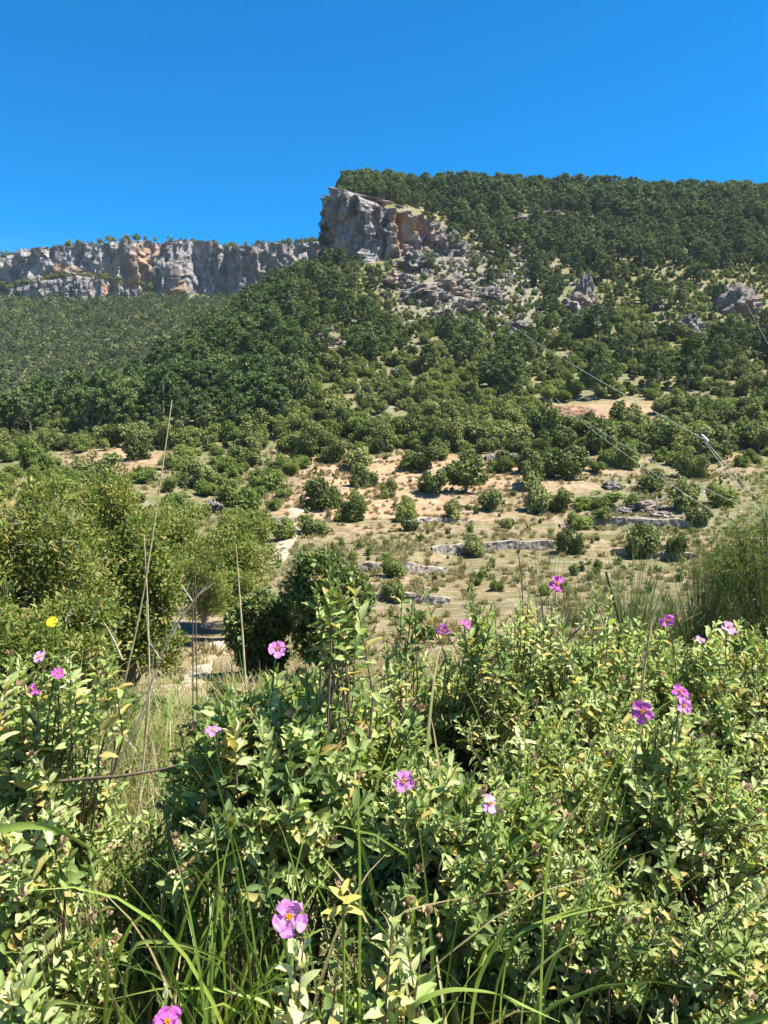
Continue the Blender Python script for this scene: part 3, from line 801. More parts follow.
# mid and upper slope of the near mountain
X, Y = jgrid(-260, 420, 95, 640, 4.6, g0)
Z = height(X, Y); P = np.stack([X, Y, Z], 1)
px, py = project(P)
nA = fbm(X / 18, Y / 18, 0, 3, 77); nB = fbm(X / 45, Y / 45, 0, 3, 78); nC = fbm(X / 7, Y / 7, 0, 2, 79)
onnear = (Y < 395 + 0 * X) | (px > 338)
onnear &= ~((px < 338) & (Y > 395))
onnear &= ~((px > 316) & (px < 450) & (Y > 396) & (Y < 440))
dens_p = sstep(280, 262, py - 12 * nA) * sstep(420, 470, px) + sstep(220, 205, py) * (px > 330)
dens_p = np.maximum(dens_p, sstep(330, 250, px) * sstep(425, 380, py - 0 * px) * 0.85)
dens_p = np.maximum(dens_p, 0.45 * (py < 350) * (px < 470) * sstep(380, 330, px))
dens_p = np.maximum(dens_p, 0.13 * (py < 400))
dens_p = np.maximum(dens_p, 0.95 * (px < 300) * sstep(165, 200, Y) * (px > -100))
rocky = sstep(370, 400, px) * (1 - sstep(500, 590, px)) * sstep(240, 256, py) * (1 - sstep(315, 345, py))
dens_p *= (1 - 0.7 * rocky)
dens_o = np.where(py < 445, 0.78, 0.0) + 0.3 * nB
dens_o = np.where(py > 445, np.where(px < 295, 0.72 + 0.4 * nA, 0.0), dens_o)
dens_o = np.where((py > 425) & (py <= 474) & (px >= 250), np.maximum(0, np.where(py < 452, 0.95, 0.55) + 0.8 * nA), dens_o)
dens_o = np.where(rocky > .3, 0.85 + 0.5 * nC, dens_o)
bank = (px > 532) & (px < 660) & (py > 402) & (py < 424)
open_left = (((px - 122) / 50) ** 2 + ((py - 462) / 15) ** 2 < 1.0 + 0.8 * nC)
clear = bank | ((px > 625) & (px < 668) & (py > 418) & (py < 434)) | ((np.abs(px - 700) < 18) & (np.abs(py - 400) < 9))
for (a, b, ra, rb) in [(548, 219, 34, 6), (590, 305, 16, 14), (738, 305, 22, 16), (665, 318, 14, 10), (565, 292, 9, 8), (430, 300, 30, 16), (400, 285, 18, 12), (470, 305, 26, 12), (330, 345, 12, 9), (516, 330, 14, 7), (640, 380, 10, 6)]:
    clear |= (((px - a) / ra) ** 2 + ((py - 3 - b) / rb) ** 2 < 1.3 + 0.8 * nC)
r = g0.random(len(X)); r2 = g0.random(len(X))
inview = (px > -260) & (px < 1030)
hp = np.zeros(len(X), bool)
for (a, b, rr) in hand_pos:
    hp |= (X - a) ** 2 + (Y - b) ** 2 < (rr + 1.2) ** 2
isp = onnear & inview & (r < dens_p * (0.8 + 0.4 * nA)) & (py < 440) & ~clear & (r2 < 0.72)
iso = onnear & inview & ~isp & ~open_left & (r < dens_o) & ~clear & ~hp & (py < 618) & ~((px > 300) & (py > 548)) & ~((px > 110) & (px < 235) & (py > 598)) & ~((px > 300) & (py > 474))
def pack(mask, smin, smax, seed, pw=1.0):
    g = np.random.default_rng(seed)
    n = mask.sum()
    return P[mask], smin + (smax - smin) * g.random(n) ** pw, g.random(n) * 6.28, g.integers(0, 4, n)

def place(kind, name, cat, Pm, S, Rz, idx, meshes, labeler, group, wide):
    vis = visible(Pm, S * 0.8)
    dist = np.where(vis, Pm[:, 1] / S, 1e9)
    order = np.argsort(dist)
    k = min(300 if kind == 'pine' else 250, int(vis.sum()))
    ind = order[:k]
    qx, qy = project(Pm)
    for i in ind:
        o = link(name, meshes[idx[i]], None, Pm[i], Rz[i], None)
        q1, q2 = np.random.default_rng(int(i)).uniform(0.84, 1.2, 2); o.scale = (S[i] * wide[0] * q1, S[i] * wide[0], S[i] * wide[1] * q2)
        tag(o, labeler(qx[i], qy[i], S[i], idx[i]), cat, group)
    rest = np.setdiff1d(np.arange(len(Pm)), ind)
    return rest

def pine_label(px, py, s, v):
    if px < 215:
        return 'one of the pines massed along the crest of the nearer left slope'
    if px < 345:
        return 'one of the pines climbing the slope left of the jutting cliff'
    if py < 225:
        return 'one of the dark pines along the ridge top skyline'
    if px < 520:
        return 'one of the scattered pines among the rocks below the jutting cliff'
    return 'one of the dark pines covering the upper right slope'
def oak_label(px, py, s, v):
    if py > 455:
        return 'one of the evergreen bushes scattered over the lower left slope'
    if px < 230:
        return 'one of the evergreen oaks on the slope below the left pine crest'
    if py > 420:
        return 'one of the domed oaks in the belt along the top of the terraces'
    if px < 420:
        return 'one of the evergreen oaks covering the middle slope below the jutting cliff'
    return 'one of the evergreen oaks on the slope above the red earth bank'
Pp, Sp, Rp, Ip = pack(isp, 6.5, 14.0, 5)
_pyp = project(Pp)[1]; Sp = np.where(_pyp < 232, 5.5 + 12 * np.random.default_rng(71).random(len(Sp)) ** 1.6, Sp)
rest_p = place('pine', 'pine_tree', 'tree', Pp, Sp, Rp, Ip, PINE_J, pine_label, 'pines on the near mountain', (1.0, 1.0))
Po, So, Ro, Io = pack(iso, 3.6, 8.2, 6, 1.3)
So = np.where(project(Po)[1] > 455, So * 0.72, So)
br = np.random.default_rng(8).random(len(Po)) < 0.26 + 0.25 * (nB[iso] > 0.1) + 0.5 * (project(Po)[1] > 455)
So = So * np.where((project(Po)[1] > 415) & (project(Po)[1] < 476) & (project(Po)[0] > 250), 1.25, 1.0)
So = So * np.where(Po[:, 1] > 330, 0.66, 0.92) * (1 - 0.35 * rocky[iso])
rest_o = place('oak', 'holm_oak', 'tree', Po[~br], So[~br], Ro[~br], Io[~br], OAK_J, oak_label, 'evergreen oaks on the near mountain', (1.0, 0.85))
bl = lambda a, b, s, v: ('one of the bright green bushes on the lower left slope above the thicket' if b > 455 else 'one of the bright green bushes mixed among the hillside oaks')
rest_b = place('oak', 'green_bush', 'bush', Po[br], So[br] * .85, Ro[br], Io[br], BRT_J, bl, 'bright bushes on the near mountain', (1.0, 0.8))

Xu, Yu = jgrid(-230, 400, 105, 470, 3.1, g0)
Pu = np.stack([Xu, Yu, height(Xu, Yu)], 1); ux_, uy_ = project(Pu)
gu = np.random.default_rng(61)
nu_ = fbm(Xu / 13, Yu / 13, 0, 3, 62)
ok = (ux_ > -120) & (ux_ < 900) & (uy_ < 452) & ((Yu < 395) | (ux_ > 460)) & ~((ux_ > 528) & (ux_ < 664) & (uy_ > 397) & (uy_ < 428)) & (gu.random(len(Xu)) < 0.5 + 0.7 * nu_)
Pu = Pu[ok]; Su = 1.3 + 2.6 * gu.random(len(Pu)) ** 1.8; Iu = gu.integers(3, 6, len(Pu))
Iu = np.where(gu.random(len(Pu)) < .45, 18 + gu.integers(0, 3, len(Pu)), Iu)
# far left mountain, cliff-top shrubs and everything left over: one forest
X, Y = jgrid(-900, 60, 400, 985, 5.2, g0)
Zf = height(X, Y); Pf = np.stack([X, Y, Zf], 1); fx, fy = project(Pf)
ok = (fx > -330) & (fx < 338) & ~((Y > 778) & (Y < 832)) & ((Y > 450) | (fx < 250))
ok &= (np.random.default_rng(9).random(len(X)) < np.where(Y > 770, 0.9, np.clip(0.85 + 1.1 * fbm(X / 30, Y / 45, 0, 3, 33), .86, 1))) & (Y < 900)
Pf = Pf[ok]
gq = np.random.default_rng(10)
Sf = np.where(Pf[:, 1] > 820, 4.0, 5.0) + 6.0 * gq.random(len(Pf)) ** 1.4
If = np.where(gq.random(len(Pf)) < np.where(Pf[:, 1] > 825, 0.2, 0.82), gq.integers(0, 3, len(Pf)), gq.integers(3, 6, len(Pf)))
nct = 520
cpx = gq.uniform(-260, 322, nct)
rim = np.interp(cpx, [-260, -60, 0, 40, 70, 100, 135, 180, 225, 245, 270, 300, 330], [282, 266, 257, 250, 245, 242, 239, 242, 246, 247, 244, 243, 240])
cd_ = 803 + 26 * gq.random(nct)
Pc = np.array([at(a, b, d_) for a, b, d_ in zip(cpx, rim + 0.8, cd_)])
kc = (fbm(cpx / 30, 0, 0, 3, 55) + 0.3 + 0.35 * (cpx > 140)) > gq.random(nct) * 0.8
Pf = np.r_[Pf, Pc[kc]]; Sf = np.r_[Sf, 3.2 + 5.0 * gq.random(kc.sum()) ** 2]; If = np.r_[If, gq.integers(3, 6, kc.sum())]
nl = 150
lx = gq.uniform(-60, 150, nl); ly = np.interp(lx, [-60, 10, 60, 100, 150], [287, 286, 276, 276, 286]) + 4 * gq.random(nl) ** 2 + 1
Pl = np.array([at(a, b, q_) for a, b, q_ in zip(lx, ly, 774 + 12 * gq.random(nl))])
Pf = np.r_[Pf, Pl]; Sf = np.r_[Sf, 3.5 + 4.5 * gq.random(nl)]; If = np.r_[If, gq.integers(3, 6, nl)]
pts = [Pu, Pf, Pp[rest_p], Po[~br][rest_o], Po[br][rest_b]]
scl = [Su, Sf, Sp[rest_p], So[~br][rest_o], So[br][rest_b] * .85]
idx = [Iu, If, 6 + Ip[rest_p] % 4, 10 + Io[~br][rest_o] % 4, 14 + Io[br][rest_b] % 4]
pts = np.concatenate(pts); scl = np.concatenate(scl); idx = np.concatenate(idx)
stuff_instances('forest', 'dense dark forest covering the far mountainside and filling in between the nearer trees',
                pts, gq.random(len(pts)) * 6.28, scl, idx, SMALLP_J + SMALLO_J + PINE_J + OAK_J + BRT_J + SMALLB_J)

X, Y = jgrid(-20, 260, 235, 470, 2.6, g0)
Zr = height(X, Y); Pr = np.stack([X, Y, Zr], 1); rx_, ry_ = project(Pr)
gr = np.random.default_rng(44)
rw = sstep(372, 400, rx_) * (1 - sstep(480, 590, rx_)) * sstep(240, 256, ry_) * (1 - sstep(315, 350, ry_)) + 0.22 * sstep(0.0, 0.4, fbm(X / 22, Y / 22, 0, 3, 45)) + 0.35 * np.exp(-((rx_ - 335) / 26) ** 2 - ((ry_ - 342) / 16) ** 2)
rw = rw + 0.5 * np.exp(-((rx_ - 585) / 30) ** 2 - ((ry_ - 305) / 20) ** 2) + 0.5 * np.exp(-((rx_ - 738) / 30) ** 2 - ((ry_ - 308) / 20) ** 2)
ok = gr.random(len(X)) < rw * (0.30 + 0.8 * fbm(X / 8, Y / 8, 0, 2, 46))
Pr = Pr[ok]; n_ = len(Pr)
stuff_instances('rubble', 'broken grey rock strewn down the slope below the jutting cliff', Pr, gr.random(n_) * 6.28, 0.9 + 4.2 * gr.random(n_) ** 3, gr.integers(0, 4, n_),
                [boulder(540 + q, 20, 12) for q in range(4)])

# trees rooted on ledges of the cliff head
for (lx, ly, ld, s, kind) in [(327, 214, 430, 6, 'oak'), (325, 228, 428, 6.5, 'oak'), (323, 242, 425, 7.5, 'oak'), (330, 202, 432, 6, 'oak'), (340, 192, 428, 7, 'oak'), (352, 191, 424, 6, 'oak')]:
    q = at(lx, ly + 4, ld)
    tag(link('holm_oak', OAK_J[1], None, q, ly, (s, s, s)), 'one of the shrubby oaks clinging to the left edge and rim of the cliff head', 'tree', 'oaks on the cliff edge')

# low scrub and dry tussocks
X, Y = jgrid(-70, 110, 12, 190, 1.2, g0)
Zt = height(X, Y); Pt = np.stack([X, Y, Zt], 1); tx_, ty_ = project(Pt)
nT = fbm(X / 9, Y / 9, 0, 3, 91)
gt = np.random.default_rng(12)
ok = (tx_ > -60) & (tx_ < 830) & (gt.random(len(X)) < 0.46 + 0.75 * nT)

Pt = Pt[ok]
It = np.where(gt.random(len(Pt)) < np.where(tx_[ok] > 555, 0.72, 0.86), gt.integers(0, 2, len(Pt)), 2 + gt.integers(0, 2, len(Pt)))
St = np.where(Pt[:, 1] < 30, .55, 1.0) * np.where(It < 2, 0.6 + 0.8 * gt.random(len(Pt)), 0.5 + 0.9 * gt.random(len(Pt)) ** 2)
stuff_instances('scrub', 'dry tussocks and low scrub over the terraces', Pt, gt.random(len(Pt)) * 6.28, St, It,
                [tuft_mesh(1, 46, M['drytuft']), tuft_mesh(2, 46, M['drytuft'])] + [SMALLO_J[0], BRT_J[1]])

# ------------------------------------------------------------------ terrace walls, rocks, earth bank
def wall(P, hh, lab, seed):
    P = sorted(P, key=lambda p: p[0])
    s, Q = densify(np.array(P), 0.16)
    n = len(s)
    tx, ty = np.gradient(Q[:, 0]), np.gradient(Q[:, 1]); l = np.hypot(tx, ty); ox, oy = ty / l, -tx / l
    top = height(Q[:, 0] + (-ox) * 0.9, Q[:, 1] + (-oy) * 0.9) + 0.12 + 0.16 * fbm(s / 1.5, seed, 0, 3, seed) - 0.9 * hh * np.clip(fbm(s / 4, seed, 3, 3, seed) - 0.1, 0, 1)
    bot = height(Q[:, 0] + ox * 0.5, Q[:, 1] + oy * 0.5) - 0.3
    top = np.maximum(top, bot + 0.45)
    prof = [(0.22, 0.0), (0.2, 0.2), (0.17, 0.4), (0.14, 0.6), (0.11, 0.8), (0.08, 0.97), (-0.1, 1.0), (-0.35, 1.0), (-0.4, 0.6), (-0.4, 0.0)]
    V = []
    for (o, t) in prof:
        bump = 0.09 * vnoise(s / 0.28, t * 6, seed, seed) if o > 0 else 0 * s
        X = Q[:, 0] + ox * (o + bump); Y = Q[:, 1] + oy * (o + bump)
        V.append(np.stack([X, Y, bot + (top - bot) * t], -1))
    k = len(prof)
    V = np.stack(V, 1).reshape(-1, 3)
    i = np.arange(n - 1)[:, None] * k; j = np.arange(k - 1)[None, :]
    Fq = np.stack([i + j, i + k + j, i + k + j + 1, i + j + 1], -1).reshape(-1, 4)
    o = link('dry_stone_wall', make_mesh('dry_stone_wall', V, Fq, {'stain': np.zeros(len(V))}, False, [M['wall']]))
    tag(o, lab, 'wall', 'terrace walls')
for k, (P, hh, lab) in enumerate(wall_lines):
    wall(P, hh, lab, 400 + k)

ROCKS = [
 (548, 222, 34, 8, 'pale flat rock ledge showing through the pines below the ridge'), (520, 224, 20, 6, 'short pale ledge left of the long ledge under the ridge'),
 (605, 220, 16, 6, 'small pale rock in the pines near the top right ridge'), (672, 222, 16, 6, 'whitish boulder among the ridge pines at the upper right'),
 (585, 293, 14, 18, 'upright pale rock among the oaks right of the scree'), (577, 312, 26, 16, 'broken pale outcrop at the foot of the upright rock'), (598, 318, 18, 12, 'low grey slab right of the broken pale outcrop'),
 (738, 312, 34, 22, 'large grey and ochre outcrop on the right side of the slope'), (728, 298, 26, 12, 'ochre ledge above the large right hand outcrop'), (690, 334, 20, 18, 'slanting grey slab left of the large right hand outcrop'),
 (655, 308, 18, 10, 'grey rock half hidden by oaks in the upper right'), (425, 300, 36, 14, 'long pinkish grey rock band under the cliff head'), (400, 285, 26, 12, 'grey rock step just below the cliff foot'),
 (455, 292, 30, 14, 'pale rock rib on the scree under the cliff head'), (470, 312, 26, 12, 'grey rock on the lower scree beside the oaks'), (440, 322, 24, 10, 'low rock lowest on the scree below the cliff head'),
 (490, 300, 26, 12, 'pale outcrop at the right edge of the scree'), (415, 268, 26, 14, 'grey slab leaning against the cliff foot'), (452, 252, 24, 18, 'knobby rock at the right end of the cliff head'), (440, 244, 20, 16, 'rock shoulder beside the orange scar of the cliff head'),
 (332, 350, 24, 12, 'pale boulder on the pine slope left of the scree'), (322, 340, 16, 10, 'small pale boulder upslope of the pine slope boulder'), (516, 330, 26, 8, 'thin pale rock line among the oaks at mid slope'),
 (516, 368, 10, 8, 'small grey rock in the middle of the oaks'), (395, 380, 16, 10, 'grey boulder in the oaks at the middle of the slope'), (648, 392, 12, 8, 'pale stone over the right end of the red bank'),
 (640, 508, 28, 8, 'white rock slab on the stony terrace'), (622, 514, 16, 7, 'small white rock left of the white slab'), (660, 517, 22, 6, 'cracked pale rock under the white slab'), (610, 488, 18, 6, 'pale stone at the upper edge of the stony terrace'),
 (188, 478, 14, 6, 'pale boulder on the open bank of the lower left slope'), (215, 508, 14, 8, 'grey boulder inside the left thicket'), (205, 442, 18, 6, 'pale rock on the open bank of the left slope'), (330, 452, 16, 6, 'grey stone among the row of round oaks'),
 (95, 288, 22, 14, 'pale rock buttress below the far left cliff'), (75, 284, 26, 14, 'grey rock spur at the foot of the far left cliff'), (45, 284, 18, 9, 'small ledge under the far left cliff'), (110, 297, 14, 7, 'reddish rock at the foot of the far cliff'),
]
bould = [boulder(500 + k) for k in range(6)]
for k, (px, py, w, h, lab) in enumerate(ROCKS):
    Pq = hit(px, py) if py > 240 or px > 330 else hit(px, py)
    s = Pq[1] / F
    o = link('rock_outcrop', bould[k % 6], None, Pq + np.array([0, 0, 0.18 * h * s]), (k * 1.7) % 6.28, (w * s * 1.35, w * s * 1.2, h * s * 1.7))
    tag(o, lab, 'rock', 'rock outcrops on the mountain')

def bank_mesh(name, lab, pts, hpx, seed):
    P = np.array([hit(*p) for p in pts]); s, Q = densify(P, 0.7)
    n = len(s); rows = 16
    T = np.linspace(0, 1, rows)
    S, TT = np.meshgrid(s, T, indexing='ij')
    hh = (np.interp(s, np.linspace(0, s[-1], len(hpx)), hpx) * Q[:, 1] / F)[:, None]
    off = -4.2 * TT + 1.1 * fbm(S / 4, TT * 3, 0, 4, seed) + 1.8 * np.abs(fbm(S / 2.2, TT * .7, 3, 3, seed))
    X = Q[:, 0][:, None] + 0 * TT; Y = Q[:, 1][:, None] - off
    Zb = Q[:, 2][:, None] - 0.6 + (hh + 0.8) * TT * (1 + 0.15 * fbm(S / 5, 0, 0, 3, seed))
    V = np.stack([X, Y, Zb], -1).reshape(-1, 3)
    i = np.arange(n - 1)[:, None] * rows; j = np.arange(rows - 1)[None, :]
    Fq = np.stack([i + j, i + rows + j, i + rows + j + 1, i + j + 1], -1).reshape(-1, 4)
    o = link(name, make_mesh(name, V, Fq, {'stain': np.zeros(len(V))}, True, [M['earth']]))
    tag(o, lab, None, kind='structure')
bank_mesh('earth_bank', 'eroded red earth bank cut into the oak slope', [(526, 416), (560, 416), (600, 417), (640, 417), (664, 416)], [3, 10, 9, 9, 4], 61)
bank_mesh('earth_bank', 'small red earth scar at the right of the slope', [(716, 406), (728, 407), (744, 405)], [4, 11, 4], 62)

# ------------------------------------------------------------------ nearer shrubs
def leafy_shrub(name, label, cat, base, crown, rad, n, leaf, mat, seed, clumps=34, group=None, bright=None, tmpl=None, crad=(0.17, 0.12), stemr=0.035, sp=0.36):
    tmpl = LEAF2 if tmpl is None else tmpl
    g = np.random.default_rng(seed)
    base = np.asarray(base, float); crown = np.asarray(crown, float); rad = np.asarray(rad, float)
    d = rand_dirs(clumps, g); cent = crown + d * rad * (0.35 + 0.6 * g.random((clumps, 1)))
    cr = (crad[0] + crad[1] * g.random(clumps)) * rad.mean() * 1.25
    w = cr ** 2 / (cr ** 2).sum()
    k = g.choice(clumps, n, p=w)
    dd = rand_dirs(n, g)
    r = cr[k] * g.random(n) ** sp * (1 + 0.15 * g.normal(size=n))
    O = cent[k] + dd * r[:, None]
    al = nrm(dd * 0.8 + np.array([0, 0, 0.35]) + 0.8 * g.normal(size=(n, 3)))
    hint = nrm(np.array([0, 0, 1.0]) + 0.6 * g.normal(size=(n, 3)))
    S = leaf * (0.6 + 0.7 * g.random(n))
    V, Fq = inst(*tmpl, O, frames(al, hint), S)
    tint = np.clip(0.45 + 0.2 * g.normal(size=n) + 0.14 * g.normal(size=clumps)[k], 0, 1)
    dry = (g.random(n) < 0.075).astype(float) * 0.85
    root = link(name, None, None, base); root.empty_display_size = 0.2
    tag(root, label, cat, group)
    v = len(tmpl[0])
    link('foliage', make_mesh('foliage', V - base, Fq, {'tint': np.repeat(tint, v), 'dry': np.repeat(dry, v)}, True, [mat]), root)
    t = Geo()
    for c in cent:
        a = base + np.array([g.normal() * .06, g.normal() * .06, -0.05])
        mid = base + (c - base) * np.array([.25, .25, .6])
        t.add(*tube(bez(a, mid, c, 8) - base, np.linspace(stemr, stemr * .15, 8), 5))
        for q in range(3):
            e = c + rand_dirs(1, g)[0] * rad.mean() * 0.25
            t.add(*tube(bez(mid * .3 + c * .7, c, e, 5) - base, np.linspace(stemr * .4, stemr * .08, 5), 4))
    link('branch', t.mesh('branch', M['bark'], True), root)
    return root

def shrub_at(name, label, cat, px0, px1, ptop, d, n, leaf, mat, seed, depth=1.0, pbase=None, **kw):
    cx = 0.5 * (px0 + px1)
    X = float(ucol(cx)) * d; zb = float(height(X, d)) if pbase is None else at(cx, pbase, d)[2]
    zt = at(cx, ptop, d)[2]; w = (px1 - px0) / 2 * d / F
    hgt = zt - zb
    rz = hgt * 0.5
    return leafy_shrub(name, label, cat, (X, d, zb), (X, d, zb + hgt * 0.5), (w * .86, w * depth * .86, rz * .9), n, leaf, mat, seed, **kw)

GB = 'leafy shrubs on the left bank'
shrub_at('leafy_shrub', 'tall olive green leafy shrub filling the left edge of the valley', 'shrub', -130, 112, 448, 9.5, 36000, 0.078, M['olive'], 31, clumps=130, group=GB, crad=(0.10, 0.11))
shrub_at('leafy_shrub', 'leafy shrub with bare grey branches behind the tall dry stalks', 'shrub', 62, 182, 492, 19, 26000, 0.11, M['olive'], 32, clumps=60, group=GB, sp=0.2, tmpl=LEAFW)
shrub_at('leafy_shrub', 'yellowish leafy shrub rising between the tall left shrub and the bare bank', 'shrub', 60, 160, 462, 34, 16000, 0.14, M['olive'], 33, clumps=36, group=GB, sp=0.2, tmpl=LEAFW, pbase=600)
shrub_at('leafy_shrub', 'spreading green shrub at the right end of the left thicket below the climbing track', 'shrub', 150, 276, 524, 45, 22000, 0.17, M['olive'], 34, clumps=46, group=GB, sp=0.2, tmpl=LEAFW, pbase=612)
shrub_at('leafy_shrub', 'low dark leafy shrub behind the pale flowering bush at the left edge', 'shrub', -60, 125, 575, 7.5, 20000, 0.07, M['olive'], 37, clumps=54, group=GB)
shrub_at('leafy_shrub', 'bright green shrub in the middle of the left thicket beside the yellowish one', 'shrub', 118, 208, 492, 60, 14000, 0.22, M['bright'], 41, clumps=34, group=GB, sp=0.2, tmpl=LEAFW, pbase=572)
shrub_at('leafy_shrub', 'rounded green shrub against the left verge of the climbing track', 'shrub', 205, 280, 508, 75, 11000, 0.25, M['bright'], 42, clumps=30, group=GB, sp=0.2, tmpl=LEAFW, pbase=556)
shrub_at('leafy_shrub', 'tangled brownish shrub behind the bleached bare branch', 'shrub', 165, 235, 545, 38, 12000, 0.13, M['olive'], 43, clumps=30, group=GB, pbase=622)
for (a, b, tp, dd, nn, lb) in [(88, 140, 688, 6.2, 5000, 'low grey green shrub on the bank edge at the left of the gap'), (150, 192, 706, 6.8, 3500, 'small tufted shrub on the bank edge below the footpath'),
                           (192, 246, 684, 7.6, 5000, 'low shrub on the bank edge under the lower dark oak'), (126, 162, 690, 9.5, 4000, 'small shrub at the foot of the footpath on the far side of the bank'), (56, 124, 706, 5.0, 5000, 'low shrub behind the silvery leaved foreground shrub')]:
    shrub_at('low_shrub', lb, 'shrub', a, b, tp, dd, nn, 0.05, M['darkoak'] if a != 150 else M['olive'], int(a), clumps=16, group='low shrubs on the bank edge', stemr=.012)
GP = 'close pair of oaks on the valley floor'
shrub_at('holm_oak', 'dense dark oak, taller of the close pair behind the flowering shrub', 'tree', 286, 368, 546, 23, 26000, 0.15, M['darkoak'], 35, clumps=30, sp=0.18, tmpl=LEAFW, crad=(0.24, 0.18), group=GP)
shrub_at('holm_oak', 'dense dark oak, lower left of the close pair behind the flowering shrub', 'tree', 224, 292, 580, 24, 20000, 0.15, M['darkoak'], 36, clumps=24, sp=0.18, tmpl=LEAFW, crad=(0.24, 0.18), group=GP)
shrub_at('leafy_shrub', 'small leafy bush in the valley at the foot of the bare grey branch', 'shrub', 205, 262, 560, 40, 8000, 0.13, M['bright'], 38, clumps=20, group=GB, sp=0.2, tmpl=LEAFW, pbase=632)
shrub_at('leafy_shrub', 'bushy green shrub at the right edge below the feathery one', 'shrub', 690, 850, 535, 14, 26000, 0.06, M['bright'], 39, clumps=40)

def broom(name, label, px0, px1, ptop, d, n, seed, mat, wid=0.006, spread=0.5, feather=0):
    g = np.random.default_rng(seed)
    cx = .5 * (px0 + px1); X = float(ucol(cx)) * d; zb = float(height(X, d)); zt = at(cx, ptop, d)[2]
    w = (px1 - px0) / 2 * d / F; H = zt - zb
    root = link(name, None, None, (X, d, zb)); tag(root, label, 'shrub')
    a = g.random(n) * 6.28; rr = np.sqrt(g.random(n)); hh = H * (0.55 + 0.5 * g.random(n)) * (1 - 0.35 * rr ** 2)
    G = Geo()
    for i in range(n):
        tip = np.array([math.cos(a[i]) * rr[i] * w, math.sin(a[i]) * rr[i] * w, hh[i]])
        mid = np.array([tip[0] * .35, tip[1] * .35, tip[2] * .6])
        p = bez((0.1 * tip[0], 0.1 * tip[1], 0), mid, tip, 7)
        V, Fq = tube(p, np.linspace(wid, wid * .3, 7), 3)
        G.add(V, Fq, tint=g.random(), dry=float(g.random() < 0.12))
        if feather:
            m = feather
            q = p[2 + g.integers(0, 5, m)] + g.normal(size=(m, 3)) * 0.06
            dr = nrm(np.array([0, 0, 0.9]) + 0.7 * g.normal(size=(m, 3)) + nrm(tip) * .6)
            TV = np.array([(-.5, 0, 0), (.5, 0, 0), (.2, 1, 0), (-.2, 1, 0)], float)
            V, Fq = inst(TV, np.array([(0, 1, 2, 3)]), q, frames(dr, rand_dirs(m, g)), np.stack([np.full(m, wid * 1.1), 0.05 + 0.10 * g.random(m), np.ones(m)], 1))
            G.add(V, Fq, tint=np.repeat(g.random(m), 4), dry=0.0)
    link('foliage', G.mesh('foliage', mat), root)
    t = Geo()
    for i in range(7):
        p = bez((0, 0, -.05), (g.normal() * .1, g.normal() * .1, H * .3), (g.normal() * w * .4, g.normal() * w * .4, H * .6), 6)
        t.add(*tube(p, np.linspace(0.025, 0.008, 6), 5))
    link('branch', t.mesh('branch', M['bark'], True), root)
shrub_at('feathery_shrub', 'bright feathery green shrub rising at the right edge behind the cables', 'shrub', 712, 850, 425, 12, 24000, 0.075, M['feather'], 51, clumps=70, tmpl=NEEDLE, crad=(0.16, 0.12))
broom('broom_shrub', 'thin stemmed green broom just behind the flowering shrub at the right', 575, 700, 545, 7.5, 420, 52, M['broom'], 0.005, feather=5)
broom('broom_shrub', 'wispy half dry broom right of centre before the tan terraces', 505, 600, 520, 9.5, 130, 53, M['broom'], 0.005, feather=3)
broom('broom_shrub', 'bushy green broom with fine stems under the lowest cable', 650, 770, 520, 12, 420, 54, M['broom'], 0.006, feather=8)

# ------------------------------------------------------------------ flowering shrubs close to the camera
FLOWERS = [  # px, py, size px, depth, material, facing (towards camera x, y, z mix), bush index
 (277, 649, 24, 1.50, 'petal', (0.3, -0.8, 0.5), 3), (213, 731, 22, 1.33, 'petal', (0.1, -0.25, 1.0), 3), (404, 781, 30, 1.12, 'petal', (-0.2, -0.9, 0.5), 8),
 (490, 804, 28, 1.10, 'petal_pale', (0.5, -0.6, 0.6), 8), (642, 712, 30, 1.35, 'petal_dark', (-0.2, -0.9, 0.5), 6), (680, 692, 22, 1.42, 'petal_dark', (-0.1, -0.5, 0.9), 6),
 (683, 706, 24, 1.36, 'petal', (0.2, -0.9, 0.4), 6), (557, 584, 24, 1.85, 'petal_dark', (0.3, -0.8, 0.4), 4), (465, 625, 18, 1.9, 'petal_dark', (0.5, -0.5, 0.7), 4), (443, 630, 16, 1.9, 'petal_dark', (-0.4, -0.8, 0.4), 4),
 (668, 621, 20, 2.0, 'petal_dark', (-0.7, -0.6, 0.4), 5), (728, 628, 20, 1.95, 'petal_pale', (0.2, -0.6, 0.7), 5), (40, 657, 17, 1.5, 'petal_pale', (-0.2, -0.6, 0.7), 2), (58, 673, 16, 1.5, 'petal_dark', (0.4, -0.7, 0.5), 2),
 (34, 690, 15, 1.5, 'petal_dark', (0, -0.9, 0.4), 2), (289, 917, 40, 0.86, 'petal', (0.25, -0.85, 0.5), 0), (168, 1022, 34, 0.84, 'petal_dark', (0, -0.6, 0.8), 13), (700, 640, 12, 2.0, 'petal_pale', (0, -.6, .8), 5)]

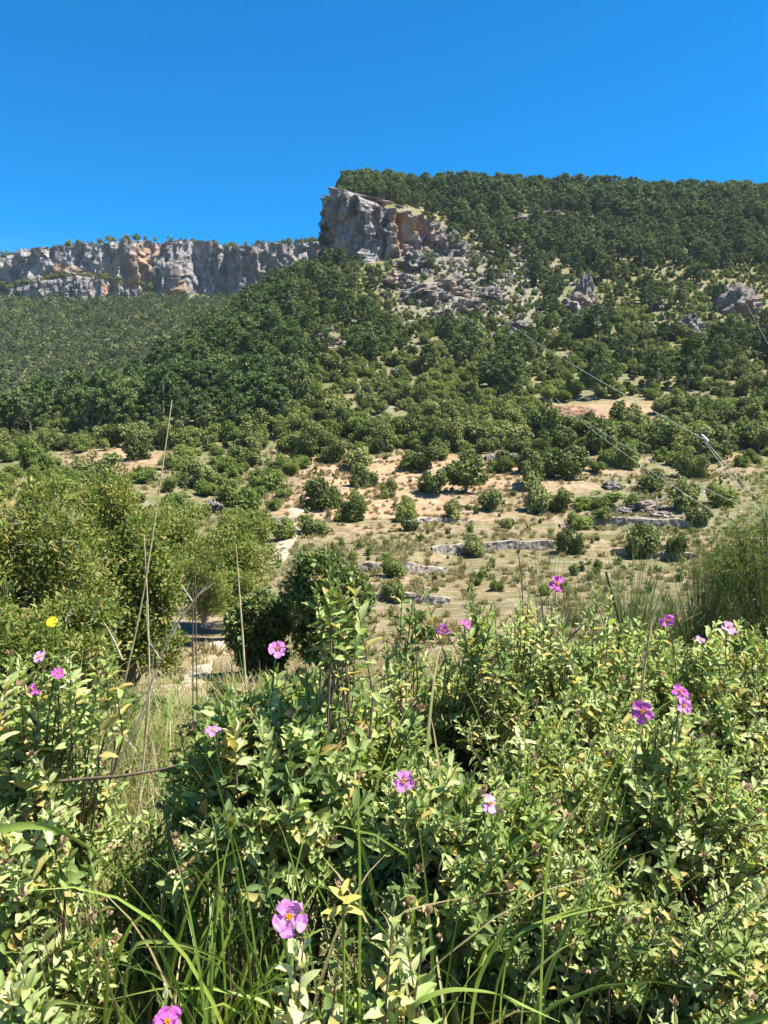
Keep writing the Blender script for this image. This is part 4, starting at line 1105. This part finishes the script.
def petal_geo(size, g):
    prof = lambda y: np.interp(y, [0, .15, .5, .8, .95, 1.0], [.15, .3, .72, .95, .85, .45])
    TV, TF = leaf_template(5, 0.98, 0.3, 0.08, prof)
    G = Geo()
    for k in range(5):
        a = k * 2 * math.pi / 5 + g.normal() * .08
        V = TV * np.array([0.85 + .3 * g.random(), 0.85 + .25 * g.random(), 1]); V[:, 2] += 0.12 * np.sin(V[:, 1] * 7 + g.random() * 6) * np.abs(V[:, 0]) * 2 + 0.085 * g.normal(size=len(V)) * V[:, 1]
        V[:, 1] += 0.06
        tilt = 0.2 + g.normal() * .28
        y, z = V[:, 1].copy(), V[:, 2].copy()
        V[:, 1] = y * math.cos(tilt) - z * math.sin(tilt); V[:, 2] = y * math.sin(tilt) + z * math.cos(tilt)
        c, s = math.cos(a), math.sin(a)
        G.add(np.stack([V[:, 0] * c - V[:, 1] * s, V[:, 0] * s + V[:, 1] * c, V[:, 2] + 0.01 * k], 1) * size, TF)
    return G
def stamen_geo(size, g):
    G = Geo()
    for k in range(46):
        a = g.random() * 6.28; r = 0.22 * math.sqrt(g.random())
        p = np.array([[0.03 * math.cos(a), 0.03 * math.sin(a), 0.02], [r * math.cos(a), r * math.sin(a), 0.2 + 0.08 * g.random()]]) * size
        G.add(*tube(p, [0.012 * size, 0.035 * size], 4))
        G.add(*tube([p[1], p[1] + np.array([0, 0, 0.04 * size])], [0.035 * size, 0.012 * size], 4))
    return G

BUSHES = [  # px, d, top row, half width px, shoots, leaf scale, hue shift, label
 (318, 0.92, 935, 78, 46, 0.85, 0.75, 'pale felted flowering shrub at the bottom under the largest pink flower'),
 (10, 0.95, 890, 60, 40, 0.85, 0.55, 'pale felted shrub in the bottom left corner'),
 (30, 1.70, 648, 88, 120, 1.0, 0.62, 'pale shrub at the left edge with three small purple flowers'),
 (300, 1.60, 655, 150, 250, 1.0, 0.36, 'broad green flowering shrub left of centre with one lilac flower on top'),
 (545, 2.10, 600, 130, 380, 0.8, 0.5, 'tall rounded flowering shrub right of centre against the tan terraces'),
 (735, 2.25, 606, 110, 330, 0.8, 0.5, 'flowering shrub at the right edge under the feathery green shrub'),
 (680, 1.50, 690, 120, 380, 0.72, 0.5, 'flowering shrub with three bright pink blooms at the right'),
 (30, 1.25, 768, 80, 95, 0.9, 0.55, 'silvery leaved shrub at the left edge below the purple flowered one'),
 (455, 1.32, 745, 120, 300, 0.82, 0.45, 'flowering shrub in the centre with a pink and a pale bloom'),
 (590, 1.15, 830, 120, 330, 0.6, 0.5, 'leafy shrub with brownish dry leaves at the lower right of centre'),
 (735, 1.05, 850, 110, 330, 0.55, 0.5, 'dense pale shrub in the lower right corner'),
 (420, 2.15, 632, 80, 170, 0.85, 0.55, 'shrub with small purple flowers standing between the two broad shrubs'),
 (150, 1.75, 790, 60, 70, 0.7, 0.4, 'low thin shrub in the shaded gap under the dark level twig'),
 (175, 0.88, 985, 52, 26, 0.8, 0.7, 'small pale shrub at the bottom edge with a half hidden pink flower'),
 (560, 1.60, 706, 110, 300, 0.8, 0.5, 'thick green shrub between the tall rounded shrub and the pink blooms'),
 (640, 2.60, 608, 110, 200, 0.9, 0.45, 'farther shrub with a magenta flower in front of the broom'),
 (690, 0.86, 985, 70, 110, 0.58, 0.6, 'low pale shrub cut off by the bottom edge at the right'),
 (400, 0.88, 1000, 40, 20, 0.8, 0.7, 'small felted shrub at the bottom edge beside the grass clump'),
]
def bud_mesh(seed):
    g = np.random.default_rng(seed)
    TV, TF = leaf_template(3, 0.7, 0.5, -0.3)
    n = 6
    A2 = nrm(np.array([0, 0, 1.0]) + 0.45 * g.normal(size=(n, 3)))
    V, Fq = inst(TV, TF, np.zeros((n, 3)), frames(A2, g.normal(size=(n, 3))), 0.016 * (0.7 + 0.6 * g.random(n)))
    return make_mesh('bud', V, Fq, None, True, [M['bud']])
BUD = [bud_mesh(q) for q in range(3)]
def cistus(k, spec):
    px, d, ptop, hw, ns, ls, hue, label = spec
    g = np.random.default_rng(900 + k)
    X = float(ucol(px, ptop)) * d; zb = float(height(X, d)); zt = at(px, ptop, d)[2] - 0.04
    w = hw * d / F
    base = np.array([X, d, zb])
    rz = min(0.24 if k in (3, 8) else 0.40, (zt - zb) * 0.45); ns = int(ns * 1.4)
    cen = np.array([X, d, zt - rz])
    dirs = rand_dirs(ns * 2, g); dirs = dirs[dirs[:, 2] > (-0.3 if k in (3, 8) else -0.45)][:ns]
    # keep some extra weight on the camera-facing and top side
    rad = np.array([w, min(w, 0.34), rz])
    rr = 0.55 + 0.5 * g.random(len(dirs)) ** 0.6
    lump = 1 + 0.22 * fbm(dirs[:, 0] * 2.5, dirs[:, 1] * 2.5, dirs[:, 2] * 2.5, 3, 900 + k)
    tips = cen + dirs * rad * (rr * lump)[:, None]
    axis = nrm(dirs * np.array([0.75, 0.75, 0.4]) + np.array([0.1, -0.12, 0.72]) + 0.28 * g.normal(size=dirs.shape))
    extra = {3: [(330, 565, 1.55), (345, 600, 1.62), (230, 700, 1.45)], 4: [(485, 598, 2.0), (640, 604, 2.1), (600, 590, 2.1), (520, 594, 2.05)],
             11: [(413, 598, 2.0), (470, 596, 2.05), (395, 640, 2.0)], 2: [(60, 640, 1.6), (10, 655, 1.6), (100, 660, 1.65)], 0: [(345, 905, 0.9), (395, 925, 0.92)]}.get(k, [])
    if extra:
        e = np.array([at(*q) + (g.normal(size=3) * np.array([.028, .028, .03]) - np.array([0, 0, .03]) if m else 0) for q in extra for m in range(9 if q[0] == 330 else 5)])
        tips = np.r_[tips, e]; axis = np.r_[axis, nrm(np.array([0, 0, 1.0]) + 0.12 * g.normal(size=e.shape))]
    n = len(tips)
    slen = (0.13 + 0.09 * g.random(n)) * (0.4 + 0.6 * ls)
    if extra:
        slen[-len(e):] = 0.14 + 0.12 * g.random(len(e))
    bases = tips - axis * slen[:, None]
    Lsz = np.array([0.010, 0.019, 0.028, 0.036, 0.041, 0.043, 0.042, 0.040, 0.037, 0.034])
    ang = np.radians([10, 20, 30, 38, 45, 52, 60, 68, 78, 90])
    O, A, N_, S, T, Dr = [], [], [], [], [], []
    shoot_t = np.clip(hue + 0.26 * g.normal(size=n), 0, 1)
    ref = nrm(np.cross(axis, np.array([0.2, 1, 0.1]))); ref2 = np.cross(axis, ref)
    ph0 = g.random(n) * 6.28
    for p in range(10):
        f = (p / 9.0) ** 1.15
        pos = tips - axis * (slen * f * 0.98)[:, None]
        for sgn in (0, 1):
            ph = ph0 + (p % 2) * math.pi / 2 + sgn * math.pi + g.normal(size=n) * 0.22
            rdir = np.cos(ph)[:, None] * ref + np.sin(ph)[:, None] * ref2
            a_ = ang[p] + g.normal(size=n) * 0.26
            l = np.cos(a_)[:, None] * axis + np.sin(a_)[:, None] * rdir
            nn = np.sin(a_)[:, None] * axis - np.cos(a_)[:, None] * rdir + 0.42 * g.normal(size=(n, 3))
            keep = g.random(n) < (1.0 if p < 7 else 0.75)
            O.append(pos[keep]); A.append(l[keep]); N_.append(nn[keep])
            S.append((Lsz[p] * ls * (0.7 + 0.55 * g.random(n)))[keep])
            T.append(np.clip(shoot_t + 0.10 * g.normal(size=n) - (0.012 * p), 0, 1)[keep])
            pd = 0.02 if p < 5 else 0.28
            Dr.append(((g.random(n) < pd) * (0.5 + 0.5 * g.random(n)))[keep])
    O, A, N_, S, T, Dr = map(np.concatenate, (O, A, N_, S, T, Dr))
    # leave the flowers free of leaves
    fx = [f for f in FLOWERS]
    qx, qy = project(O + A * S[:, None] * 0.5)
    hide = np.zeros(len(O), bool)
    for f in fx:
        hide |= (np.hypot(qx - f[0], qy - f[1]) < f[2] * 0.62) & (O[:, 1] < f[3] + 0.05)
    hide |= O[:, 1] < 0.55
    if k in (3, 0, 8, 11):
        # the gap down to the grass bank left of the broad shrub stays open
        hide |= (qx < 150) & (qy > 640) if k == 3 else False
    O, A, N_, S, T, Dr = [q[~hide] for q in (O, A, N_, S, T, Dr)]
    root = link('flowering_shrub', None, None, base); root.empty_display_size = 0.1
    tag(root, label, 'shrub', 'flowering shrubs in the foreground')
    tm = LEAF5 if d < 1.75 else LEAF3
    V, Fq = inst(*tm, O, frames(A, N_), S)
    v = len(tm[0])
    link('foliage', make_mesh('foliage', V - base, Fq, {'tint': np.repeat(T, v), 'dry': np.repeat(Dr, v)}, True, [M['cistus']]), root)
    st = Geo()
    hub = base + np.array([0, 0, (cen[2] - base[2]) * 0.25])
    forks = [hub + (np.array([math.cos(q), math.sin(q), 0]) * w * 0.35 + np.array([0, 0, (cen[2] - base[2]) * 0.55])) for q in np.linspace(0, 6.28, 7)[:-1]]
    for f in forks:
        st.add(*tube(bez(base + np.array([0, 0, -.04]), hub, f, 6) - base, np.linspace(0.008, 0.005, 6), 5))
    for i in range(n):
        f = forks[int(np.argmin([np.hypot(*(f - bases[i])[:2]) for f in forks]))]
        m = (f + bases[i]) * .5 + np.array([0, 0, -0.03]) + g.normal(size=3) * .02
        st.add(*tube(np.r_[bez(f, m, bases[i], 6), [tips[i]]] - base, [0.0042, 0.0036, 0.003, 0.0026, 0.0022, 0.002, 0.001], 4))
    link('stem', st.mesh('stem', M['stem'], True), root)
    # dry flower buds at some shoot tips
    bi = np.where(g.random(n) < 0.16)[0]
    if len(bi):
        for i in bi[:60]:
            b = link('bud', BUD[int(g.integers(0, 3))], root, tips[i] - base)
            b.rotation_euler = Vector(axis[i]).to_track_quat('Z', 'Y').to_euler()
            b.scale = ((0.65 + 0.45 * g.random()) * ls,) * 3
    for (fpx, fpy, fs, fd, fm, face, bk) in FLOWERS:
        if bk != k:
            continue
        c = at(fpx, fpy, fd)
        size = fs * fd / F * (0.45 if fs > 30 else 0.38)
        G = petal_geo(size, g)
        nz = nrm(np.array(face)); xx = nrm(np.cross(nz, [0.1, 0.3, 1.0])); yy = np.cross(nz, xx)
        R4 = Matrix(((xx[0], yy[0], nz[0]), (xx[1], yy[1], nz[1]), (xx[2], yy[2], nz[2])))
        fl = link('flower', G.mesh('flower', M[fm]), root)
        fl.location = Vector(c - base); fl.rotation_euler = R4.to_euler()
        fl['label'] = {'petal': 'pink five petalled flower', 'petal_dark': 'magenta five petalled flower', 'petal_pale': 'pale washed pink flower'}[fm]
        link('stamens', stamen_geo(size, g).mesh('stamens', M['stamen']), fl)
        tgt = tips[np.argmin(np.linalg.norm(tips - (c - np.array([0, 0, .08])), axis=1))]
        sg = Geo(); p = bez(tgt, (tgt + c) * .5 - nz * .02, c - nz * .004, 6)
        Rm = np.array(R4)
        sg.add(*tube((p - c) @ Rm, 0.0016, 4))
        link('flower_stalk', sg.mesh('flower_stalk', M['broom'], True), fl)
for k, b in enumerate(BUSHES):
    cistus(k, b)

# ------------------------------------------------------------------ grasses
def blade_strip(p, w, roll, segs):
    p = np.asarray(p); n = len(p)
    t = nrm(np.gradient(p, axis=0))
    side = nrm(np.cross(t, np.array([math.cos(roll), math.sin(roll), 0.35])))
    up = np.cross(side, t)
    s = np.linspace(0, 1, n)
    ww = (w * (0.6 + 0.4 * np.minimum(1, s * 4)) * np.clip((1 - s) / 0.55, 0.03, 1) ** 0.8)[:, None]
    V = np.stack([p - side * ww + up * ww * .5, p, p + side * ww + up * ww * .5], 1).reshape(-1, 3)
    i = np.arange(n - 1)[:, None] * 3; j = np.arange(2)[None, :]
    return V, np.stack([i + j, i + j + 1, i + 4 + j, i + 3 + j], -1).reshape(-1, 4)

def grass_clump(label, px, d, n, L, w, seed, spread=0.10, lean=0.5, dryp=0.2, blades=(), tintc=0.5):
    g = np.random.default_rng(seed)
    X = float(ucol(px)) * d; base = np.array([X, d, float(height(X, d))])
    root = link('grass_clump', None, None, base); tag(root, label, 'grass', 'long grass clumps in the foreground')
    G = Geo()
    for i in range(n):
        a = g.random() * 6.28; le = L * (0.55 + 0.5 * g.random()); ln = lean * (0.25 + 0.9 * g.random())
        dr = np.array([math.cos(a), math.sin(a), 0])
        b = np.array([g.normal() * spread, g.normal() * spread, -0.02])
        dry = float(g.random() < dryp)
        drop = 0.0 if g.random() < .45 else 0.25 * g.random()
        p = bez(b, b + dr * le * ln * 0.15 + np.array([0, 0, le * 0.8]), b + dr * le * ln + np.array([0, 0, le * (0.92 - 0.3 * ln - drop)]), 11)
        if (p[:, 1] + d < 0.5).any():
            continue
        G.add(*blade_strip(p, w * (0.6 + 0.7 * g.random()) * .5, g.random() * 6.28, 10), tint=np.clip(tintc + 0.25 * g.normal(), 0, 1), dry=dry * (0.6 + 0.4 * g.random()))
    G2 = Geo()
    for (pts, bw, tint, dry) in blades:
        P = np.array([at(*q) for q in pts]) - base
        P = np.r_[[[P[0, 0], P[0, 1], 0.0]], P]
        t = np.linspace(0, len(P) - 1, 26)
        Q = np.stack([np.interp(t, range(len(P)), P[:, c]) for c in range(3)], 1)
        for _ in range(3):
            Q[1:-1] = (Q[:-2] + 2 * Q[1:-1] + Q[2:]) / 4
        G.add(*blade_strip(Q, bw * .5, 1.2 + seed, 20), tint=tint, dry=dry)
    link('blades', G.mesh('blades', M['grass'], True), root)

grass_clump('clump of broad bright grass arching up at the bottom centre', 470, 0.98, 60, 1.25, 0.010, 71, tintc=.72, blades=[
    ([(470, 1000, .85), (510, 920, .85), (552, 862, .86)], .013, .85, 0), ([(545, 850, .9), (580, 806, .92), (612, 768, .94)], .010, .8, 0.1),
    ([(400, 1010, .8), (450, 990, .8), (500, 994, .8), (560, 1022, .8)], .010, .8, 0), ([(490, 1000, .9), (520, 930, .9), (590, 905, .92), (640, 902, .95)], .009, .85, .05),
    ([(385, 918, .95), (430, 905, .95), (480, 895, .96), (530, 890, 1.0)], .006, .5, .9), ([(500, 940, .9), (570, 915, .9), (640, 900, .9)], .007, .9, 0),
    ([(520, 985, .84), (560, 950, .84), (590, 935, .85)], .006, .6, .3)])
grass_clump('long grass arching out over the gap at the lower left', 110, 1.25, 50, 1.3, 0.009, 72, tintc=.7, blades=[
    ([(-60, 900, 1.0), (-20, 832, 1.0), (40, 822, 1.0), (80, 838, 1.02), (130, 880, 1.05), (165, 930, 1.08)], .011, .85, 0), ([(40, 1010, .9), (60, 1000, .9), (115, 1010, .92)], .008, .7, .1),
    ([(105, 1020, 1.0), (110, 980, 1.0), (100, 900, 1.0), (78, 860, 1.0)], .010, .75, 0), ([(120, 940, 1.1), (180, 942, 1.1), (230, 962, 1.1), (265, 1000, 1.1)], .006, .8, .2)])
grass_clump('grass clump in the shade right of the lower left gap', 210, 1.5, 60, 1.2, 0.007, 73, dryp=.15)
grass_clump('upright green grass behind the largest pink flower', 345, 1.18, 30, 1.3, 0.008, 74, lean=.3, blades=[
    ([(358, 980, 1.05), (359, 880, 1.05), (357, 800, 1.06), (362, 735, 1.08)], .012, .6, 0), ([(290, 890, 1.0), (300, 850, 1.0), (312, 808, 1.02)], .008, .9, .35)])
grass_clump('broad grass blades filling the bottom left corner gap', 150, 1.0, 60, 1.2, 0.009, 82, tintc=.7)
grass_clump('bright grass between the pale bottom shrub and the centre', 400, 1.05, 46, 1.15, 0.008, 83, tintc=.7)
grass_clump('bright grass just right of the centre grass clump', 530, 1.0, 46, 1.15, 0.009, 84, tintc=.7)
grass_clump('fine grass beneath the silvery shrub at the lower left', 60, 1.45, 70, 1.15, 0.008, 75)
grass_clump('grass clump at the foot of the lower right shrub', 610, 0.95, 36, 1.1, 0.008, 76)
grass_clump('thin grass rising between the centre shrub and the dry leaved shrub', 540, 1.35, 45, 1.3, 0.009, 77, lean=.35)
grass_clump('grass by the bottom edge right of the small pale shrub', 250, 1.0, 40, 1.1, 0.008, 78)
grass_clump('half dry grass on the bank edge in the left gap', 160, 2.4, 110, 0.8, 0.006, 79, dryp=.5, spread=.2)
grass_clump('half dry grass at the foot of the left shrub', 95, 3.0, 110, 0.8, 0.006, 80, dryp=.5, spread=.25)
grass_clump('pale grass tuft under the broad shrub in the left gap', 235, 2.0, 90, 0.85, 0.006, 81, dryp=.35, spread=.18)

def ground_grass():
    g = np.random.default_rng(15)
    n = 30000
    y = 0.9 + 30 * g.random(n) ** 2.0; u = (g.random(n) * 2 - 1) * 0.75
    x = u * (y + 0.4); z = height(x, y)
    p = np.stack([x, y, z], 1)
    L = 0.18 + 0.30 * g.random(n) + 0.1 * (y < 4)
    a = g.random(n) * 6.28; dr = np.stack([np.cos(a), np.sin(a), np.zeros(n)], 1)
    ln = 0.3 + 0.8 * g.random(n)
    w = (0.0025 + 0.002 * g.random(n)) * (1 + y / 9); L = L * (1 + y / 60)
    side = np.stack([-np.sin(a), np.cos(a), np.zeros(n)], 1) * w[:, None]
    V = []
    for s in (0, .35, .7, 1.0):
        c = p + dr * (L * ln * s * s)[:, None] + np.array([0, 0, 1.0]) * (L * (s - 0.35 * s * s * ln))[:, None]
        ww = 1 - 0.92 * s
        V += [c - side * ww, c + side * ww]
    V = np.stack(V, 1).reshape(-1, 3)
    f = np.array([(0, 1, 3, 2), (2, 3, 5, 4), (4, 5, 7, 6)])
    Fq = (f[None] + (np.arange(n) * 8)[:, None, None]).reshape(-1, 4)
    patch = fbm(x / 1.3, y / 1.3, 0, 3, 19)
    dry = ((g.random(n) + 0.5 * patch) > 0.38).astype(float) * (0.5 + .5 * g.random(n))
    o = link('grass', make_mesh('grass', V, Fq, {'tint': np.repeat(np.clip(.45 + .25 * g.normal(size=n), 0, 1), 8), 'dry': np.repeat(dry, 8)}, False, [M['grass']]))
    tag(o, 'tangled green and straw coloured grass on the near bank', None, kind='stuff')
ground_grass()

# ------------------------------------------------------------------ dry stalks, twigs, branches
def px_tube(name, label, cat, pts, r0, r1, mat, group=None, wob=0.0, k=5, seed=1, forks=()):
    g = np.random.default_rng(seed)
    P = np.array([at(*q) for q in pts]); base = P[0].copy()
    t = np.linspace(0, len(P) - 1, 22)
    def line(P):
        t = np.linspace(0, len(P) - 1, 22)
        Q = np.stack([np.interp(t, range(len(P)), P[:, c]) for c in range(3)], 1)
        for _ in range(2):
            Q[1:-1] = (Q[:-2] + 2 * Q[1:-1] + Q[2:]) / 4
        return Q + wob * np.stack([fbm(t * .7, c, 0, 3, seed) for c in range(3)], 1)
    G = Geo(); G.add(*tube(line(P) - base, np.linspace(r0, r1, 22), k))
    for f in forks:
        Pf = np.array([at(*q) for q in f])
        G.add(*tube(line(Pf) - base, np.linspace(r0 * .6, r1 * .6, 22), k))
    o = link(name, G.mesh(name, mat, True), None, base)
    tag(o, label, cat, group)
    return o
gd = lambda px, d: [(px, 900, d)]
STALK = 'tall dry stalks in the left gap'
px_tube('dry_stalk', 'longest pale grass stalk, reaching highest in front of the left thicket', 'grass stalk', [(88, 1010, 2.4), (100, 770, 2.4), (123, 690, 2.4), (143, 600, 2.4), (158, 500, 2.4), (172, 400, 2.4)], .0045, .0018, M['straw'], STALK)
px_tube('dry_stalk', 'shorter pale grass stalk rising just left of the longest one', 'grass stalk', [(120, 980, 2.4), (150, 700, 2.4), (148, 610, 2.4), (144, 535, 2.4)], .004, .002, M['straw'], STALK)
px_tube('dry_stalk', 'thin brown upright stalk, left of the two over the footpath', 'grass stalk', [(193, 960, 2.6), (193, 700, 2.6), (193, 590, 2.6)], .0035, .002, M['stem'], STALK)
px_tube('dry_stalk', 'thin brown upright stalk, right of the two over the footpath', 'grass stalk', [(200, 960, 2.7), (197, 700, 2.7), (195, 560, 2.7)], .0035, .002, M['stem'], STALK)
px_tube('dry_stalk', 'pale stalk with thick white base in front of the lower oak', 'grass stalk', [(254, 1075, 1.9), (250, 760, 1.9), (243, 640, 1.9), (240, 600, 1.9), (236, 545, 1.9)], .0045, .0012, M['straw'], STALK)
px_tube('dry_twig', 'leaning forked pale twig crossing the left gap', 'twig', [(70, 960, 2.2), (108, 780, 2.2), (140, 720, 2.2), (160, 655, 2.2), (182, 605, 2.2), (190, 580, 2.2)], 0.0034, .0012, M['deadwood'], None, .004, forks=[[(140, 720, 2.2), (150, 690, 2.2), (155, 640, 2.2)], [(160, 660, 2.2), (148, 640, 2.2), (146, 600, 2.2)]])
px_tube('dry_twig', 'dark twig lying level across the lower left gap', 'twig', [(60, 782, 1.5), (110, 776, 1.5), (165, 768, 1.5), (240, 745, 1.5)], .004, .002, M['stem'], None, .004)
px_tube('bare_branch', 'bleached bare branch sticking out of the valley thicket above the footpath', 'branch', [(172, 636, 18), (180, 618, 18), (196, 598, 18), (206, 585, 18)], .035, .012, M['deadwood'], None, .03, forks=[[(192, 602, 18), (180, 583, 18), (186, 577, 18)], [(198, 596, 18), (215, 582, 18)]])
px_tube('bare_branch', 'grey forked branch inside the left shrub above the purple flowers', 'branch', [(122, 660, 6.4), (114, 640, 6.4), (108, 628, 6.4), (103, 622, 6.4)], .010, .003, M['deadwood'], None, .01, forks=[[(113, 638, 6.4), (118, 622, 6.4), (126, 612, 6.4)]])
px_tube('dry_stalk', 'hooked green stem standing over the right hand shrubs', 'grass stalk', [(608, 1010, 2.2), (612, 700, 2.2), (622, 630, 2.2), (614, 600, 2.2), (606, 572, 2.2)], .006, .004, M['broom'], STALK)
px_tube('dry_stalk', 'short pale stem slanting up left of the magenta flower', 'grass stalk', [(636, 1070, 2.0), (640, 700, 2.0), (652, 617, 2.0), (664, 588, 2.0)], .004, .002, M['straw'], STALK)
px_tube('dry_stalk', 'dark bare stem standing upright before the tan terraces', 'grass stalk', [(526, 840, 3.0), (524, 640, 3.0), (522, 580, 3.0), (518, 550, 3.0)], .004, .002, M['stem'], STALK)

# yellowed shoot, and a yellow flower on a thin stem
def yellow_shoot():
    g = np.random.default_rng(88)
    top = at(343, 905, 0.88); base = at(347, 1060, 0.88); base[2] = float(height(base[0], base[1]))
    root = link('yellow_shoot', None, None, base); tag(root, 'shoot of yellowed leaves on a green stem beside the largest pink flower', 'plant')
    sg = Geo(); sg.add(*tube(bez((0, 0, 0), (0.004, 0, .1), top - base, 8), np.linspace(.004, .002, 8), 6), tint=.8, dry=0)
    link('stem', sg.mesh('stem', M['grass'], True), root)
    dirs = [(-1, -.2, .25), (1, -.3, .1), (-.7, -.5, -.2), (.8, -.2, .6), (-.6, .3, .6), (.1, -.8, .5), (.3, .5, .8)]
    O = np.array([top - base + np.array([0, 0, .004 * k - .01]) for k in range(7)])
    V, Fq = inst(*LEAF5, O, frames(np.array(dirs), np.tile([0, -.3, 1.0], (7, 1)) + g.normal(size=(7, 3)) * .1), np.array([.027, .026, .024, .026, .024, .02, .02]))
    link('leaf', make_mesh('leaf', V, Fq, None, True, [M['yellow_leaf']]), root)
yellow_shoot()
def yellow_flower():
    g = np.random.default_rng(89)
    c = at(52, 622, 1.7); base = at(58, 760, 1.75); base[2] = float(height(base[0], base[1]))
    root = link('yellow_flower', None, None, base); tag(root, 'small yellow flower on a thin stem over the left shrub', 'flower')
    G = petal_geo(0.013, g)
    f = link('petals', G.mesh('petals', M['yellow_petal']), root); f.location = Vector(c - base); f.rotation_euler = (1.0, 0, 0)
    s = Geo(); s.add(*tube(bez((0, 0, 0), (0.01, 0, .15), c - base, 8), .0018, 5), tint=.6, dry=0)
    link('stem', s.mesh('stem', M['grass'], True), root)
yellow_flower()

# ------------------------------------------------------------------ overhead cables at the right
def cable(label, a, b, r, sag=0.0):
    A, B = at(*a), at(*b)
    t = np.linspace(0, 1, 30)[:, None]
    p = A + (B - A) * t + np.array([0, 0, -1.0]) * sag * 4 * t * (1 - t)
    G = Geo(); G.add(*tube(p - A, r, 6))
    o = link('overhead_cable', G.mesh('overhead_cable', M['cable'], True), None, A)
    tag(o, label, 'cable', 'cables hanging across the right side')
    return o
cable('lowest pale cable, slanting from below the red bank to the right edge', (555, 398, 70), (840, 588, 17), .009, .5)
cable('middle pale cable that splits from the lowest one', (556, 399, 72), (830, 548, 17), .009, .5)
cable('upper cable running over the small white spacer', (480, 300, 120), (705, 440, 26), .011, .6)
k1 = cable('right hand one of the two strands below the white spacer', (705, 440, 26), (850, 590, 13), .006, .1)
cable('left hand one of the two strands below the white spacer', (704, 441, 26), (820, 575, 14), .006, .12)
cable('short cable in the upper right against the oaks', (742, 295, 150), (800, 400, 60), .013, .2)
def spacer():
    c = at(705, 438, 26)
    G = Geo()
    d = nrm(at(710, 444, 25.6) - at(700, 434, 26.4))
    G.add(*tube([c - d * .30, c - d * .28, c - d * .1, c + d * .1, c + d * .28, c + d * .30], [.01, .03, .045, .045, .03, .01], 10))
    o = link('cable_spacer', G.mesh('cable_spacer', plain_mat('white_fitting', (.55, .53, .48), .5, 0, 20), True), None, (0, 0, 0))
    o.data.transform(Matrix.Translation(Vector(-c))); o.location = c
    tag(o, 'small white fitting where the upper cable splits in two', 'fitting')
spacer()

# ------------------------------------------------------------------ light, sky, camera
SUN_EL, SUN_AZ = math.radians(60), math.radians(99)     # azimuth clockwise from the view direction (+Y)
sd = Vector((math.sin(SUN_AZ) * math.cos(SUN_EL), math.cos(SUN_AZ) * math.cos(SUN_EL), math.sin(SUN_EL)))
ld = bpy.data.lights.new('sun', 'SUN'); ld.energy = 5.0; ld.angle = math.radians(0.5); ld.color = (1.0, 0.955, 0.88)
lo = bpy.data.objects.new('sun', ld); C.objects.link(lo); lo.rotation_euler = sd.to_track_quat('Z', 'Y').to_euler(); lo.location = (0, 0, 60)
w = bpy.data.worlds.new('World'); scene.world = w; w.use_nodes = True
nt = w.node_tree; nt.nodes.clear()
sk = nt.nodes.new('ShaderNodeTexSky'); sk.sky_type = 'NISHITA'; sk.sun_disc = False
sk.sun_elevation = SUN_EL; sk.sun_rotation = SUN_AZ; sk.air_density = 1.0; sk.dust_density = 0.05; sk.ozone_density = 3.0; sk.altitude = 600
hs = nt.nodes.new('ShaderNodeHueSaturation'); hs.inputs['Saturation'].default_value = 1.55; hs.inputs['Value'].default_value = 1.0
bg = nt.nodes.new('ShaderNodeBackground'); bg.inputs['Strength'].default_value = 0.077
ow = nt.nodes.new('ShaderNodeOutputWorld')
nt.links.new(sk.outputs[0], hs.inputs['Color']); nt.links.new(hs.outputs[0], bg.inputs[0]); nt.links.new(bg.outputs[0], ow.inputs[0])

cd = bpy.data.cameras.new('camera'); co = bpy.data.objects.new('camera', cd); C.objects.link(co)
cd.sensor_fit = 'VERTICAL'; cd.sensor_height = 36.0; cd.lens = 26.0; cd.clip_start = 0.05; cd.clip_end = 6000
co.location = (0, 0, EYE); co.rotation_euler = (math.pi / 2 - PITCH, 0, 0)
scene.camera = co
vs = scene.view_settings
scene.display_settings.display_device = 'sRGB'
vs.view_transform = 'Standard'; vs.look = 'None'; vs.exposure = 1.48; vs.gamma = 1.0; vs.use_curve_mapping = False
scene.cycles.max_bounces = 6; scene.cycles.transparent_max_bounces = 4
scene.cycles.diffuse_bounces = 3; scene.cycles.transmission_bounces = 4
scene.cycles.use_denoising = True

# ------------------------------------------------------------------ air between here and the far slopes
def haze():
    tb = bpy.data.objects['hillside'].data
    co = np.empty(len(tb.vertices) * 3, np.float32); tb.vertices.foreach_get('co', co); co = co.reshape(-1, 3)
    lo_, hi_ = co.min(0) - 20, co.max(0) + 25
    lo_[2] = co[:, 2].min() - 1
    V = np.array([[(lo_, hi_)[a][0], (lo_, hi_)[b][1], (lo_, hi_)[c][2]] for a in (0, 1) for b in (0, 1) for c in (0, 1)])
    Fq = [(0, 1, 3, 2), (4, 6, 7, 5), (0, 4, 5, 1), (2, 3, 7, 6), (0, 2, 6, 4), (1, 5, 7, 3)]
    m, nt, N, L = new_mat('haze')
    v = nd(nt, 'ShaderNodeVolumePrincipled'); v.inputs['Color'].default_value = (0.72, 0.84, 1.0, 1); v.inputs['Density'].default_value = 0.00005
    o = nd(nt, 'ShaderNodeOutputMaterial'); L.new(v.outputs[0], o.inputs['Volume'])
    ob = link('haze', make_mesh('haze', V, Fq, None, False, [m]))
    tag(ob, 'thin bluish air over the valley', None, kind='stuff')
haze()
scene.cycles.volume_bounces = 0
